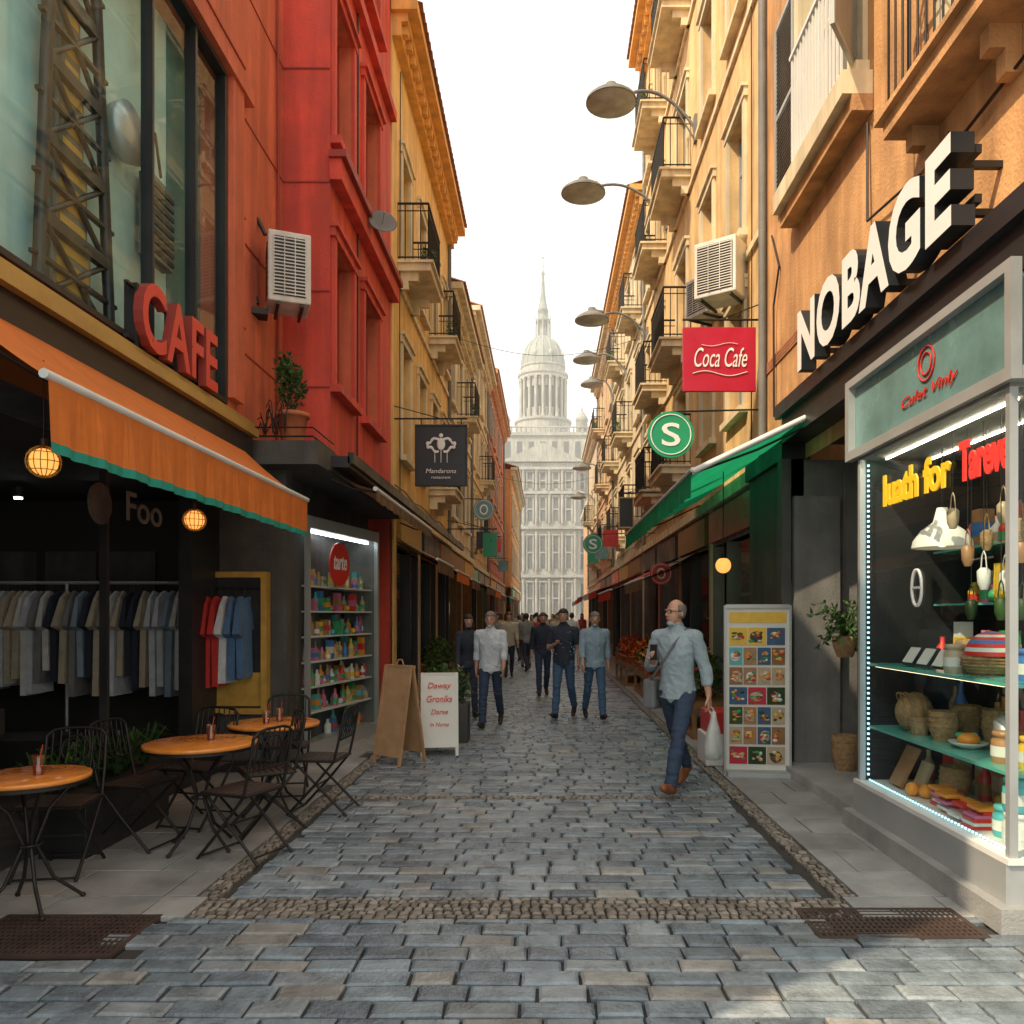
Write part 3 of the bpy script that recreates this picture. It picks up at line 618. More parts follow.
# ---------------------------------------------------------------- RIGHT row
bld('yellow_building',1,2.75,10.0,22,16.8,M['yellow'],M['trim'],[(4.5,6.1),(6.9,8.7),(10.1,11.9),(13.3,15.1)],[(11.0,11.9),(13.0,13.9),(15.4,16.5),(18.4,19.5),(20.6,21.4)],balc=[(2,0),(2,1),(2,2),(3,0),(3,1),(3,2),(3,3),(2,3)],cm=M['cornice'],nshops=4,out=.45,fm=M['shutter'])
bld('peach_building',1,2.75,22.05,32,13.4,M['cream'],M['trim'],fl(4.4,3,1.9,3),[(23,24),(25.4,26.4),(27.8,28.8),(30.2,31.2)],balc=[(0,0),(1,1),(2,0),(0,2),(2,2),(3,1)],cm=M['cornice'],nshops=3)
bld('cream_building',1,2.8,32.05,42,13.4,M['peach'],M['trim'],fl(4.4,3,1.9,3),[(33,34),(35.4,36.4),(37.8,38.8),(40.2,41.2)],balc=[(0,0),(1,1),(3,0),(2,2)],nshops=3)
bld('cream_building',1,2.9,42.05,53,11.8,M['cream'],M['trim'],fl(4.4,2,1.8,2.8),[(43+2.4*i,44+2.4*i) for i in range(4)],balc=[(0,0),(2,1)],nshops=3)
# ---------------------------------------------------------------- RIGHT: near shop building
e=empty('ochre_building'); X=2.75; H=12.6
ops=[(6.95,8.55,6.35,8.5),(4.0,5.4,5.3,7.6),(6.95,8.55,9.4,11.4),(4.0,5.4,9.4,11.4)]
b=B(); facade(b,1,X,1.5,10.0,3.3,H,ops,M['ochre'],depth=.25,rm=M['trim']); body(b,1,X,1.5,9.99,3.3,H,M['ochre'],8); b.obj('walls',e)
b=B(); 
for o in ops: window(b,1,X,o,M['trim'],M['trim'],depth=.25,sur=.14)
bx(b,1,X,.003,.26,6.7,8.75,6.02,6.22,M['trim']); bx(b,1,X,.003,.18,6.7,8.75,5.88,6.02,M['ochre'])
y=6.85
while y<8.2: b.box(X-.22,X-.20,y,y+.02,6.22,7.35,M['white']); y+=.09
b.box(X-.235,X-.19,6.8,8.25,7.35,7.39,M['white'])
b.M=Matrix.Translation((X-.02,6.93,0))@Matrix.Rotation(radians(-35),4,'Z')@Matrix.Translation((-X+.0,-6.93,0)); shutter(b,1,X,6.2,6.93,6.35,8.5,M['shutter']); b.M=None
shutter(b,1,X,8.72,9.4,6.35,8.5,M['shutter']); shutter(b,1,X,6.1,6.8,9.4,11.4,M['shutter'])
b.obj('windows',e)
b=B(); balcony(b,1,X,2.6,5.75,5.18,.32,1.0,sm=M['ochre']); b.obj('balcony',e)
b=B(); cornice(b,1,X,1.5,10,H,.45,M['cornice']); b.obj('cornice',e)
b=B()
for i in range(72):
    for r in range(4): bx(b,1,X,.003,.016,5.9+i*.1*.57+(.025 if r%2 else 0),5.95+i*.1*.57+(.025 if r%2 else 0),4.62+r*.035,4.645+r*.035,M['tile'])
b.box(2.5,2.75,1.5,8.45,3.5,3.84,M['black']); b.box(2.44,2.5,1.5,8.5,3.72,3.86,M['black']); b.box(2.5,2.8,8.45,10,3.3,3.5,M['dark'])
b.box(2.5,4.6,1.5,8.5,3.46,3.5,M['black'])
b.tube([(2.69,9.9,3.5),(2.69,9.9,6.5),(2.69,9.92,12)],.05,M['mgrey'],n=8)
b.tube([(2.72,9.5,4.0),(2.7,9.45,5.3),(2.72,9.3,5.7),(2.72,9.6,6.2)],.012,M['black'],n=5)
b.tube([(2.72,3.4,4.9),(2.7,5.2,4.75),(2.7,6.7,4.95),(2.72,6.75,5.8)],.012,M['black'],n=5)
b.tube([(2.72,5.6,4.6),(2.68,5.5,4.5),(2.68,5.4,4.62),(2.72,5.38,4.9)],.014,M['black'],n=5)
b.obj('fascia',e)
b=B()
b.box(4.5,4.6,6.2,8.7,0,3.3,M['mgrey']); b.box(2.6,4.5,6.28,6.36,0,3.3,M['mgrey']); b.box(2.6,4.5,8.5,8.6,0,3.3,M['mgrey']); b.box(2.56,2.9,8.6,10,0,3.3,M['dgrey'])
b.box(2.6,2.75,8.5,8.75,2.0,3.45,M['signgreen']); b.box(2.5,2.6,8.45,8.6,0,3.3,M['dgrey']); b.box(2.48,4.5,6.4,8.45,-.02,.1,M['slab'])
b.box(3.5,4.48,8.42,8.49,.1,2.2,M['black']); b.box(2.62,3.1,8.40,8.49,.1,2.9,M['mgrey'])
b.obj('entrance',e)
b=B(); GX=2.47; YN=4.2
b.box(2.35,4.6,YN-.08,6.32,0,.13,M['slab']); b.box(2.42,4.5,YN,6.28,.13,.34,M['lgrey'])
b.box(2.42,4.5,YN-.02,6.28,.34,.37,M['white'])
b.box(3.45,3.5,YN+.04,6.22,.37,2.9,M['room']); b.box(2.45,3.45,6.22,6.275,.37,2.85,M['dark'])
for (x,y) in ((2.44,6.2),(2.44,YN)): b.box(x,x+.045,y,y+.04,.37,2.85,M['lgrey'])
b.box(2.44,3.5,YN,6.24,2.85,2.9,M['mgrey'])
b.box(2.46,4.5,YN,6.36,2.93,3.455,M['tealsign'])
for q in ((YN-.08,6.4,2.87,2.94),(YN-.08,6.4,3.44,3.499)): b.box(2.40,2.458,*q,M['lgrey'])
b.box(2.40,2.458,6.33,6.4,2.94,3.44,M['lgrey']); b.box(2.40,2.458,YN-.08,YN-.02,2.94,3.44,M['lgrey'])
b.box(2.46,4.6,YN-.08,YN-.002,2.87,2.94,M['lgrey'])
b.obj('shop_window_frame',e)
b=B(); b.quad((GX,YN+.04,.37),(GX,6.2,.37),(GX,6.2,2.85),(GX,YN+.04,2.85),M['glass']); b.quad((2.49,YN+.02,.37),(3.45,YN+.02,.37),(3.45,YN+.02,2.85),(2.49,YN+.02,2.85),M['glass']); b.obj('shop_window_glass',e)
b=B()
for z in (1.28,.80): b.box(2.50,3.2,YN+.06,6.18,z-.02,z,M['gshelf'])
b.box(3.0,3.42,YN+.06,6.18,1.72,1.735,M['gshelf']); b.box(3.0,3.42,YN+.06,6.18,2.12,2.135,M['gshelf'])
for z in (1.28,.8):
    for y in (4.4,5.2,6.05): b.cyl((3.15,y,.37),(3.15,y,z),.01,M['lgrey'],n=6)
for k in range(62): b.box(2.488,2.502,6.165,6.179,.415+k*.039,.43+k*.039,M['led'])
for k in range(48): b.box(2.492,2.502,6.145-k*.04,6.155-k*.04,.378,.39,M['led'])
b.box(2.60,2.61,YN+.2,6.1,2.835,2.845,M['fillstrip']); b.box(2.95,2.96,YN+.2,6.1,2.835,2.845,M['fillstrip'])  # added strips tucked under the header to light the dark window interior
b.box(2.52,2.53,YN+.2,6.1,1.254,1.258,M['tubel']); b.box(2.52,2.53,YN+.2,6.1,.774,.778,M['tubel'])
b.obj('shelves_and_led_strip',e)
text('lettering_yellow','Iuath for',(2.455,5.8,2.43),.96,.23,'R',M['signyel'],extr=.012,bold=.03,parent=e)
text('lettering_red','Tareve',(2.455,4.74,2.43),.52,.24,'R',M['signpink'],extr=.012,bold=.03,parent=e)
text('sign_lettering','Culet Vinly',(2.45,5.5,3.04),.75,.09,'R',M['signred'],parent=e,shear=.3)
b=B()
for r in (.11,.07):
    pts=[(2.452,5.15+r*cos(a),3.27+r*sin(a)) for a in [i*pi/10 for i in range(20)]]; b.tube(pts,.006,M['signred'],n=4,closed=True)
pts=[(2.462,5.3+.07*cos(a),1.83+.12*sin(a)) for a in [i*pi/12 for i in range(24)]]; b.tube(pts,.011,M['ltrwh'],n=4,closed=True); b.tube([(2.462,5.25,1.83),(2.462,5.35,1.83)],.011,M['ltrwh'],n=4)
b.obj('logos',e)
def put(name,fn): 
    b=B(); fn(b); return b.obj(name)
def basket(c,r,h):
    def f(b):
        b.lathe(c,[(r*.7,0),(r,.5*h),(r*.95,h),(r*.85,h),(r*.85,h*.6)],WK,n=16)
        for k in range(1,6): 
            rr=r*(.7+.3*min(1,k/3)); b.lathe((c[0],c[1],c[2]+h*k/6),[(rr*1.0,-.006),(rr*1.05,0),(rr*1.0,.006)],WK,n=16,cap=False)
    return f
put('wicker_ball',lambda b:(b.sph((2.70,5.85,.94),(.13,.14,.14),WK,14,10),[b.tube([(2.70+.133*cos(t)*cos(a+k),5.85+.143*sin(t)*cos(a),.94+.143*sin(a)) for a in [j*pi/8 for j in range(17)]],.006,WK,n=3) for k,t in enumerate((0,.5,1,1.6,2.2,2.7))]))
put('wicker_basket',basket((2.70,5.42,.8),.095,.2)); put('wicker_basket',basket((2.95,5.6,.8),.1,.22)); put('wicker_basket',basket((2.75,4.95,1.28),.16,.12)); put('wicker_basket',basket((2.95,5.5,1.28),.12,.2)); put('wicker_basket',basket((2.92,5.15,.8),.1,.24)); put('wicker_basket',basket((2.9,4.6,1.28),.12,.25)); put('wicker_basket',basket((2.66,5.68,.8),.07,.13))
def plate(c): return lambda b:(b.lathe(c,[(.04,0),(.11,.03),(.12,.045),(.1,.03)],M['boardwh'],n=16),b.sph((c[0],c[1],c[2]+.06),(.07,.07,.04),GC[5],10,6),b.sph((c[0]+.03,c[1],c[2]+.08),(.03,.03,.02),GC[3],8,6),b.sph((c[0]-.04,c[1]+.03,c[2]+.08),(.03,.03,.02),GC[2],8,6))
put('plate_of_food',plate((2.70,5.1,.8))); put('plate_of_food',plate((2.7,5.2,.37)))
put('steel_canister',lambda b:b.lathe((2.75,4.78,.8),[(.065,0),(.065,.22),(.02,.25)],M['lgrey'],n=14))
def frame(c): return lambda b:(b.slab((c[0],c[1],c[2]),(c[0],c[1]-.17,c[2]),(c[0]+.08,c[1]-.17,c[2]+.13),(c[0]+.08,c[1],c[2]+.13),.012,M['dark']),b.slab((c[0]-.012,c[1]-.015,c[2]+.02),(c[0]-.012,c[1]-.155,c[2]+.02),(c[0]+.055,c[1]-.155,c[2]+.125),(c[0]+.055,c[1]-.015,c[2]+.125),.008,M['boardwh']))
for y in (5.8,5.58,5.36): put('picture_frame',frame((2.6,y,1.29)))
put('striped_ball',lambda b:[b.lathe((2.75,4.93,1.40),[(.15*cos(a),.15*sin(a)) for a in (k*pi/18,(k+.5)*pi/18,(k+1)*pi/18)],[GC[0],GC[3],GC[0],GC[4]][k%4],n=16,cap=False) for k in range(9)])
def jar(c,m): return lambda b:(b.lathe(c,[(.062,0),(.068,.02),(.068,.13),(.052,.15),(.062,.155),(.062,.18),(.01,.185)],m,n=14),b.lathe((c[0],c[1],c[2]+.04),[(.07,0),(.07,.06)],M['boardwh'],n=14,cap=False))
for i,(x,y,z) in enumerate([(2.62,4.45,.37),(2.62,4.45,.56),(2.78,4.5,.37),(2.78,4.5,.56),(2.7,4.45,1.28),(2.66,4.62,.37),(2.68,4.4,.8),(2.64,4.6,.8),(2.64,5.15,1.28)]): put('jar',jar((x,y,z),[GC[3],GC[7],GC[3],GC[9],GC[4],GC[7],GC[1],GC[6],GC[9]][i]))
put('book',lambda b:b.slab((2.62,6.05,.38),(2.62,5.86,.38),(2.76,5.86,.66),(2.76,6.05,.66),.025,GC[6]))
put('book',lambda b:(b.slab((2.7,5.85,.38),(2.7,5.7,.38),(2.78,5.7,.58),(2.78,5.85,.58),.025,GC[9])))
put('orange',lambda b:b.sph((2.6,5.66,.42),.05,GC[5],12,8)); put('orange',lambda b:b.sph((2.66,5.58,.42),.05,GC[5],12,8))
put('wicker_basket',basket((2.82,5.5,.37),.1,.24))
put('packet_pile',lambda b:[b.box(2.54+U(0,.1),2.66+U(0,.12),yy,yy+.14,.37+.022*k,.39+.022*k,GC[[0,3,0,8,0,5][k%6]]) for k in range(6) for yy in (5.3,5.1,4.92,4.75)])
def pendant(b):
    b.lathe((2.78,5.6,2.12),[(.2,0),(.19,.05),(.14,.12),(.06,.18),(.035,.28),(.03,.28),(.055,.175),(.13,.11),(.18,.05),(.19,0)],M['drum'],n=24,cap=False); b.cyl((2.78,5.6,2.38),(2.78,5.6,2.85),.006,M['black'],n=5); b.sph((2.78,5.6,2.17),.045,M['tubel'],8,6)
put('pendant_lamp',pendant)
def hang(b):
    for k in range(14):
        y=4.38+.06*k; x=2.60+.15*(k%3); z=[2.05,1.8,2.2,1.62,1.95][k%5]; b.cyl((x,y,2.8),(x,y,z+.22),.003,M['black'],n=3); m=[WK,M['boardwh'],GC[9],M['leafd'],GC[6]][k%5]
        b.lathe((x,y,z),[(.02,0),(.035,.04),(.038,.11),(.02,.13)],m,n=10); b.tube([(x,y-.035,z+.1),(x,y-.02,z+.2),(x,y,z+.23),(x,y+.02,z+.2),(x,y+.035,z+.1)],.004,m,n=4)
put('hanging_baskets',hang)
goodsb=B(); goods(goodsb,2.9,3.15,4.4,6.1,.37,.35,16); goods(goodsb,3.0,3.15,4.4,6.1,1.28,.32,15); goods(goodsb,3.0,3.15,4.4,6.1,.8,.36,15); goods(goodsb,3.1,3.3,4.4,6.1,1.735,.28,14); goods(goodsb,3.1,3.3,4.4,6.1,2.135,.3,13); goodsb.obj('shelf_goods')
e=empty('shop_letter_sign')
text('letters','NOBAGE',(2.42,7.45,3.90),2.82,.56,'R',M['ltrwh'],M['ltrside'],extr=.14,bold=.04,parent=e,spacing=1.08)
b=B(); b.box(2.5,2.54,4.65,7.45,4.05,4.1,M['dark']); b.box(2.5,2.54,4.65,7.45,4.34,4.39,M['dark'])
for y in (4.8,5.8,6.6,7.3): b.box(2.54,2.75,y,y+.04,4.05,4.09,M['dark']); b.box(2.54,2.75,y,y+.04,4.34,4.38,M['dark'])
b.obj('mounting',e)
b=B(); awning(b,1,2.72,7.72,14.0,3.66,3.04,1.3,M['awngr'],val=.24); b.quad((2.72,7.71,3.62),(1.42,7.71,3.0),(1.42,7.71,3.06),(2.72,7.71,3.68),M['awnwh']); b.cyl((2.7,7.7,3.64),(1.42,7.7,3.03),.03,M['awnwh'],n=8)
b.obj('green_awning')
e=hangsign('red_hanging_sign',1.72,2.63,10,4.44,5.24,M['signcrim'],1,2.75)
text('lettering','Coca Cafe',(1.86,9.965,4.74),.66,.24,'cam',M['ltrwh'],bold=.0,parent=e,shear=.35)
b=B(); b.tube([(1.84+.68*i/14,9.965,4.66+.03*sin(i*.5)) for i in range(15)],.006,M['ltrwh'],n=4); b.tube([(1.95+.45*i/10,9.965,5.02-.02*sin(i*.6)) for i in range(11)],.004,M['ltrwh'],n=4); b.obj('flourish',e)
def roundsign(name,x,y,z,r,m,X,glyph='S'):
    e=empty(name); b=B(); b.M=Matrix.Translation((x,y,z))@Matrix.Rotation(pi/2,4,'X'); b.lathe((0,0,-.03),[(r,0),(r,.06)],m,n=36,smooth=False); b.obj('panel',e)
    b=B(); b.tube([(x+r*.86*cos(a),y-.033,z+r*.86*sin(a)) for a in [i*pi/18 for i in range(36)]],r*.03,M['ltrwh'],n=4,closed=True); b.cyl((x,y,z+r),(X,y,z+r+.03),.012,M['iron']); b.obj('rim_and_bracket',e)
    text('glyph',glyph,(x-r*.4,y-.035,z-r*.5),r*.8,r,'cam',M['ltrwh'],bold=.01,parent=e); return e
roundsign('round_green_sign',1.57,10,3.9,.29,M['signgreen'],2.75)
roundsign('round_green_sign',1.2,20,3.42,.25,M['signgreen'],2.75)
roundsign('round_red_sign',2.1,14.5,2.4,.2,M['signred'],2.7,'O')
roundsign('round_teal_sign',-1.45,19,4.15,.25,M['tealsign'],-2.5,'O')
e=hangsign('small_green_sign',-1.55,-1.2,20,3.1,3.7,M['signgreen'],-1,-2.5)
e=hangsign('small_dark_sign',1.65,2.0,18,3.6,4.3,M['signblk'],1,2.75,frame=M['goldm'])
for (s,y,z,m) in ((1,24,3.7,'signred'),(1,28,3.6,'tealsign'),(-1,24.5,3.7,'signblk'),(-1,30,4.0,'signred'),(1,33,3.8,'signgreen'),(-1,36,3.6,'tealsign')):
    hangsign('shop_sign',*( (1.75,2.2) if s>0 else (-2.1,-1.65)),y,z,z+.5,M[m],s,s*2.72 if s>0 else -2.5)
ac('air_conditioner',(2.42,10.95,5.95),.6,.75,.5,radians(-35)); ac('air_conditioner',(2.5,12.4,6.25),.5,.6,.4,radians(-60))
for a in ((-1,-2.45,13.0,15.2,2.95,2.55,.7,'awnbr'),(-1,-2.45,15.4,17.8,2.95,2.5,.75,'awnor'),(-1,-2.45,18,20.2,2.9,2.45,.8,'awnbr'),(-1,-2.5,20.6,24,2.9,2.4,1,'awnbr'),(-1,-2.5,24.2,27,2.9,2.4,1,'awnor'),(-1,-2.6,27.3,31,2.9,2.35,1.1,'awnbr'),(-1,-2.6,31.2,35.5,2.9,2.35,1.2,'awnteal'),(-1,-2.55,36.5,42,2.9,2.4,1.1,'awnor'),
          (1,2.75,14.3,17.5,2.8,2.3,1.0,'awnbr'),(1,2.75,17.6,21.5,2.8,2.2,1.3,'awnred'),(1,2.75,22.4,26.5,2.9,2.35,1.3,'awnred'),(1,2.75,26.7,31.5,2.9,2.4,1.2,'awnwh'),(1,2.8,32.4,37,2.9,2.4,1.3,'awnred'),(1,2.8,37.2,42,2.9,2.4,1.2,'awnor'),(1,2.9,43,50,2.9,2.4,1.2,'awnwh')):
    aw_obj(*a[:7],M[a[7]],val=.2)
put('globe_lamp',lambda b:(b.sph((2.05,9.2,2.22),.09,M['bulb'],14,10),b.lathe((2.05,9.2,2.3),[(.04,0),(.02,.05)],M['iron'],n=8),b.cyl((2.05,9.2,2.3),(2.05,9.2,3.3),.006,M['iron'],n=4)))
# ---------------------------------------------------------------- street lamps
def lamp(X,y,zw,xh,zh,r=.46):
    e=empty('street_lamp'); b=B()
    b.box(X-.05,X,y-.07,y+.07,zw-.28,zw+.2,M['mgrey'])
    pts=[(X-.03,y,zw-.15)]; n=10
    for i in range(n+1):
        t=i/n; pts.append((X-.05+(xh+.25-X)*t,y,zw+(zh-zw)*(sin(t*pi/2)**.8)+.18*sin(pi*t)))
    b.tube(pts,.03,M['mgrey'],n=8); b.cyl((X-.03,y,zw-.25),(pts[4]),.015,M['mgrey'],n=6); b.obj('arm',e)
    b=B(); b.lathe((xh,y,zh),[(r,-.12),(r*.98,-.07),(r*.8,0),(r*.5,.08),(r*.26,.12),(r*.22,.22),(.02,.24)],M['mgrey'],n=28); b.lathe((xh,y,zh),[(r*.96,-.125),(r*.6,-.18),(.02,-.2)],M['shutter'],n=24); b.cyl((xh+.05,y,zh+.16),(xh+.32,y,zh+.12),.04,M['mgrey']); b.obj('head',e)
lamp(2.75,14.5,10.5,1.2,11.05); lamp(2.75,18.0,10.6,.86,11.25,.5); lamp(2.75,21.3,9.1,1.25,9.6); lamp(2.75,27,9.9,1.4,10.35); lamp(2.8,32.5,10.6,1.9,11.1); lamp(2.8,39,8.5,1.8,8.9); lamp(2.9,46,8.2,1.9,8.5)
b=B(); b.tube([(-2.5+5.2*i/16,23,9.6-.5*sin(pi*i/16)) for i in range(17)],.008,M['black'],n=4); b.obj('overhead_cable')
b=B(); b.tube([(-2.5+5.2*i/16,40,8.6-.4*sin(pi*i/16)) for i in range(17)],.01,M['black'],n=4); b.obj('overhead_cable')

# ---------------------------------------------------------------- domed church at the end
e=empty('domed_church'); cx=-.4; Y=150; S=M['stone']; D_=M['stoned']
b=B()
b.box(cx-13,cx+13,Y,Y+30,0,29,S); b.box(cx-26,cx-13,Y+3,Y+30,0,24,S); b.box(cx+13,cx+26,Y+3,Y+30,0,24,S)
b.box(cx-7,cx+7,Y-1.2,Y,0,30,S); b.box(cx-8.6,cx+8.6,Y+1,Y+22,29,35.5,S); b.box(cx-9,cx+9,Y+.6,Y+22.4,35.5,36.1,S)
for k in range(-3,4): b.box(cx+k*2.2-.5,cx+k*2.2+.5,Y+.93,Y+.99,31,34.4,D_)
for z in (9,18,24.5,29): b.box(cx-13.5,cx+13.5,Y-.5,Y,z-.4,z,S); b.box(cx-7.6,cx+7.6,Y-1.9,Y-1.2,z-.4,z+.1,S)
b.add([(cx-7.8,Y-1.9,30.1),(cx+7.8,Y-1.9,30.1),(cx,Y-1.9,33.6),(cx-7.8,Y+.9,30.1),(cx+7.8,Y+.9,30.1),(cx,Y+.9,33.6)],[(0,1,2),(3,5,4),(0,2,5,3),(1,4,5,2),(0,3,4,1)],S)
b.obj('walls',e)
b=B()
for z0,z1 in ((2,7.5),(10.3,16.2),(19.2,23.4),(25.3,28)):
    for k in range(-5,6):
        x=cx+k*2.4; yy=Y-1.2 if abs(k)<3 else Y
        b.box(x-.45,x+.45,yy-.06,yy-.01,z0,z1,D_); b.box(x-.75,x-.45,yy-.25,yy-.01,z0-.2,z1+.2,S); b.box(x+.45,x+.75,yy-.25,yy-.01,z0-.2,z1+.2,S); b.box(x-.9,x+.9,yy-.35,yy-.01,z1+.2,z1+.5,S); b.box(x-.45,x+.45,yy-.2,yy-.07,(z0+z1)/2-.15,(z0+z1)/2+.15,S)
        if abs(k)<3: b.cyl((x+1.2,yy-.35,z0-.6),(x+1.2,yy-.35,z1+.9),.27,S,n=8)
        b.cyl((x+1.2,Y-.25,z0-.6),(x+1.2,Y-.25,z1+.9),.2,S,n=8)
for sx in (-1,1):
    for k in range(5):
        for z in (3,9,15,20): b.box(cx+sx*(14.5+k*2.4)-.5,cx+sx*(14.5+k*2.4)+.5,Y+2.93,Y+2.99,z,z+3.2,D_)
for k in range(30): b.lathe((cx-13+k*.9,Y-.2,29),[(.12,0),(.2,.4),(.1,.9)],S,n=6)
for k in range(20): b.lathe((cx-8.6+k*.9,Y+.9,36.1),[(.12,0),(.2,.4),(.1,.9)],S,n=6)
b.box(cx-13.3,cx-8.6,Y-.4,Y,29.9,30.1,S); b.box(cx+8.6,cx+13.3,Y-.4,Y,29.9,30.1,S); b.box(cx-8.9,cx+8.9,Y+.7,Y+1.1,37.0,37.2,S)
for sx in (-1,1): b.lathe((cx+sx*7.4,Y+2,36.1),[(1.1,0),(1.1,2.2),(1.3,2.4),(1.0,3.2),(.3,4.2),(.05,5.4)],S,n=12)
b.obj('windows_and_columns',e)
dy=Y+9; b=B()
b.lathe((cx,dy,34),[(5.4,0),(5.4,3.0),(5.7,3.2),(5.7,3.6),(4.9,3.7)],S,n=32,smooth=False)
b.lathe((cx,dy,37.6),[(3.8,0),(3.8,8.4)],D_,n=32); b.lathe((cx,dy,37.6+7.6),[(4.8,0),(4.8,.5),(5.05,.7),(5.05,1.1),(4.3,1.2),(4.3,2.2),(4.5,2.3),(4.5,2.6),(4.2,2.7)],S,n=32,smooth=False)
for k in range(20):
    t=2*pi*k/20; x=cx+4.5*cos(t);y=dy+4.5*sin(t); b.cyl((x,y,37.6),(x,y,45.3),.27,S,n=8); b.cyl((x,y,37.6),(x,y,38.3),.38,S,n=8); b.cyl((x,y,44.8),(x,y,45.3),.38,S,n=8)
    t+=pi/20; x=cx+3.85*cos(t);y=dy+3.85*sin(t); b.cyl((x,y,37.6),(x,y,39.6),.5,S,n=4); b.cyl((x,y,43.5),(x,y,45.3),.5,S,n=4)
o1=b.obj('drum',e)
b=B(); pr=[(4.3*cos(a),5.8*sin(a)) for a in [i*pi/2/10*.86 for i in range(11)]]
b.lathe((cx,dy,47.8),pr,M['domem'],n=32)
for k in range(16):
    t=2*pi*k/16
    for (r0,z0),(r1,z1) in zip(pr[:-1],pr[1:]): b.cyl((cx+r0*1.01*cos(t),dy+r0*1.01*sin(t),47.8+z0),(cx+r1*1.01*cos(t),dy+r1*1.01*sin(t),47.8+z1),.13,S,n=5)
for k in range(8):
    t=2*pi*(k+.5)/8; x=cx+3.95*cos(t);y=dy+3.95*sin(t); b.sph((x,y,49.6),(.5,.5,.7),S,8,6)
o2=b.obj('dome',e)
b=B(); b.lathe((cx,dy,53),[(1.7,0),(1.7,.4),(1.15,.5),(1.15,3.2),(1.5,3.3),(1.5,3.7),(1.1,3.9),(1.0,5.2),(1.15,5.3),(.9,6.0),(.55,7.6),(.6,7.8),(.4,9),(.24,12),(.36,12.2),(.36,12.6),(.14,12.9),(.06,16.8)],M['domem'],n=16)
for k in range(8):
    t=2*pi*k/8; b.cyl((cx+1.4*cos(t),dy+1.4*sin(t),53.3),(cx+1.4*cos(t),dy+1.4*sin(t),56.4),.14,S,n=6); b.cyl((cx+1.45*cos(t),dy+1.45*sin(t),56.7),(cx+1.45*cos(t),dy+1.45*sin(t),58.2),.12,S,r1=.02,n=5)
b.box(cx-.5,cx+.5,dy-.05,dy+.05,68.3,68.45,M['domem']); o3=b.obj('lantern_and_spire',e)
for o in (o1,o2,o3): o.scale=(1,1,1.062)
def blockb(name,x0,x1,y0,y1,H,m):
    e=empty(name); b=B(); b.box(x0,x1,y0,y1,0,H,m); b.box(x0-.4,x1+.4,y0-.4,y1+.4,H,H+.5,M['trim']); b.obj('walls',e)
    b=B(); z=1.5
    while z<H-2.5:
        x=x0+1.2
        while x<x1-1.2: b.box(x,x+1,y0-.03,y0-.005,z,z+1.9,M['win']); b.box(x-.15,x+1.15,y0-.12,y0-.005,z-.2,z,M['trim']); x+=2.4
        z+=3.4
    b.obj('windows',e)
blockb('distant_building',-24,-4.6,92,110,13,M['cream']); blockb('distant_building',5.4,26,90,112,15,M['peach'])
blockb('distant_building',-48,-27,140,160,20,M['cream']); blockb('distant_building',28,50,138,160,22,M['yellow'])
# thin haze filling the far part of the street
hz=bpy.data.materials.new('haze'); hz.use_nodes=True; nt=hz.node_tree; nt.nodes.remove(nt.nodes['Principled BSDF'])
vs_=nt.nodes.new('ShaderNodeVolumeScatter'); vs_.inputs['Color'].default_value=(1,.97,.9,1); vs_.inputs['Density'].default_value=.0028; vs_.inputs['Anisotropy'].default_value=0
nt.links.new(vs_.outputs[0],nt.nodes['Material Output'].inputs['Volume'])
b=B(); b.box(-90,90,17.3,147.5,-.5,95,hz); b.obj('haze')

# ---------------------------------------------------------------- furniture
def chair(loc,yaw):
    e=empty('bistro_chair',loc,yaw); I=M['iron']; b=B()
    for x in (-.19,.19):
        b.tube([(x,-.24,.0),(x,-.02,.235),(x,.16,.45),(x,.2,.62),(x*.98,.24,.84)],.011,I,n=7)
        b.tube([(x*.88,.26,0),(x*.88,.02,.235),(x*.88,-.19,.44)],.011,I,n=7)
    b.cyl((-.19,-.22,.02),(.19,-.22,.02),.008,I); b.cyl((-.17,.22,.045),(.17,.22,.045),.008,I); b.cyl((-.19,-.02,.235),(.19,-.02,.235),.008,I)
    b.tube([(-.186,.24,.84),(-.15,.25,.875),(-.08,.255,.89),(.08,.255,.89),(.15,.25,.875),(.186,.24,.84)],.011,I,n=7)
    b.tube([(-.19,.2,.62),(.19,.2,.62)],.008,I)
    for k in range(-3,4): b.tube([(k*.05,.2,.62),(k*.05,.235,.75),(k*.05,.255,.885)],.0055,I,n=5)
    b.tube([(.09*cos(a),.228+.02*sin(a),.75+.09*sin(a)) for a in [i*pi/8 for i in range(16)]],.006,I,n=5,closed=True)
    b.tube([(-.2,-.2,.45),(.2,-.2,.45),(.19,.17,.45),(-.19,.17,.45)],.011,I,n=6,closed=True)
    b.obj('frame',e)
    b=B()
    for k in range(7): b.box(-.19,.19,-.185+k*.05,-.145+k*.05,.452,.464,M['brownmetal'])
    b.obj('seat',e,bevel=.003); return e
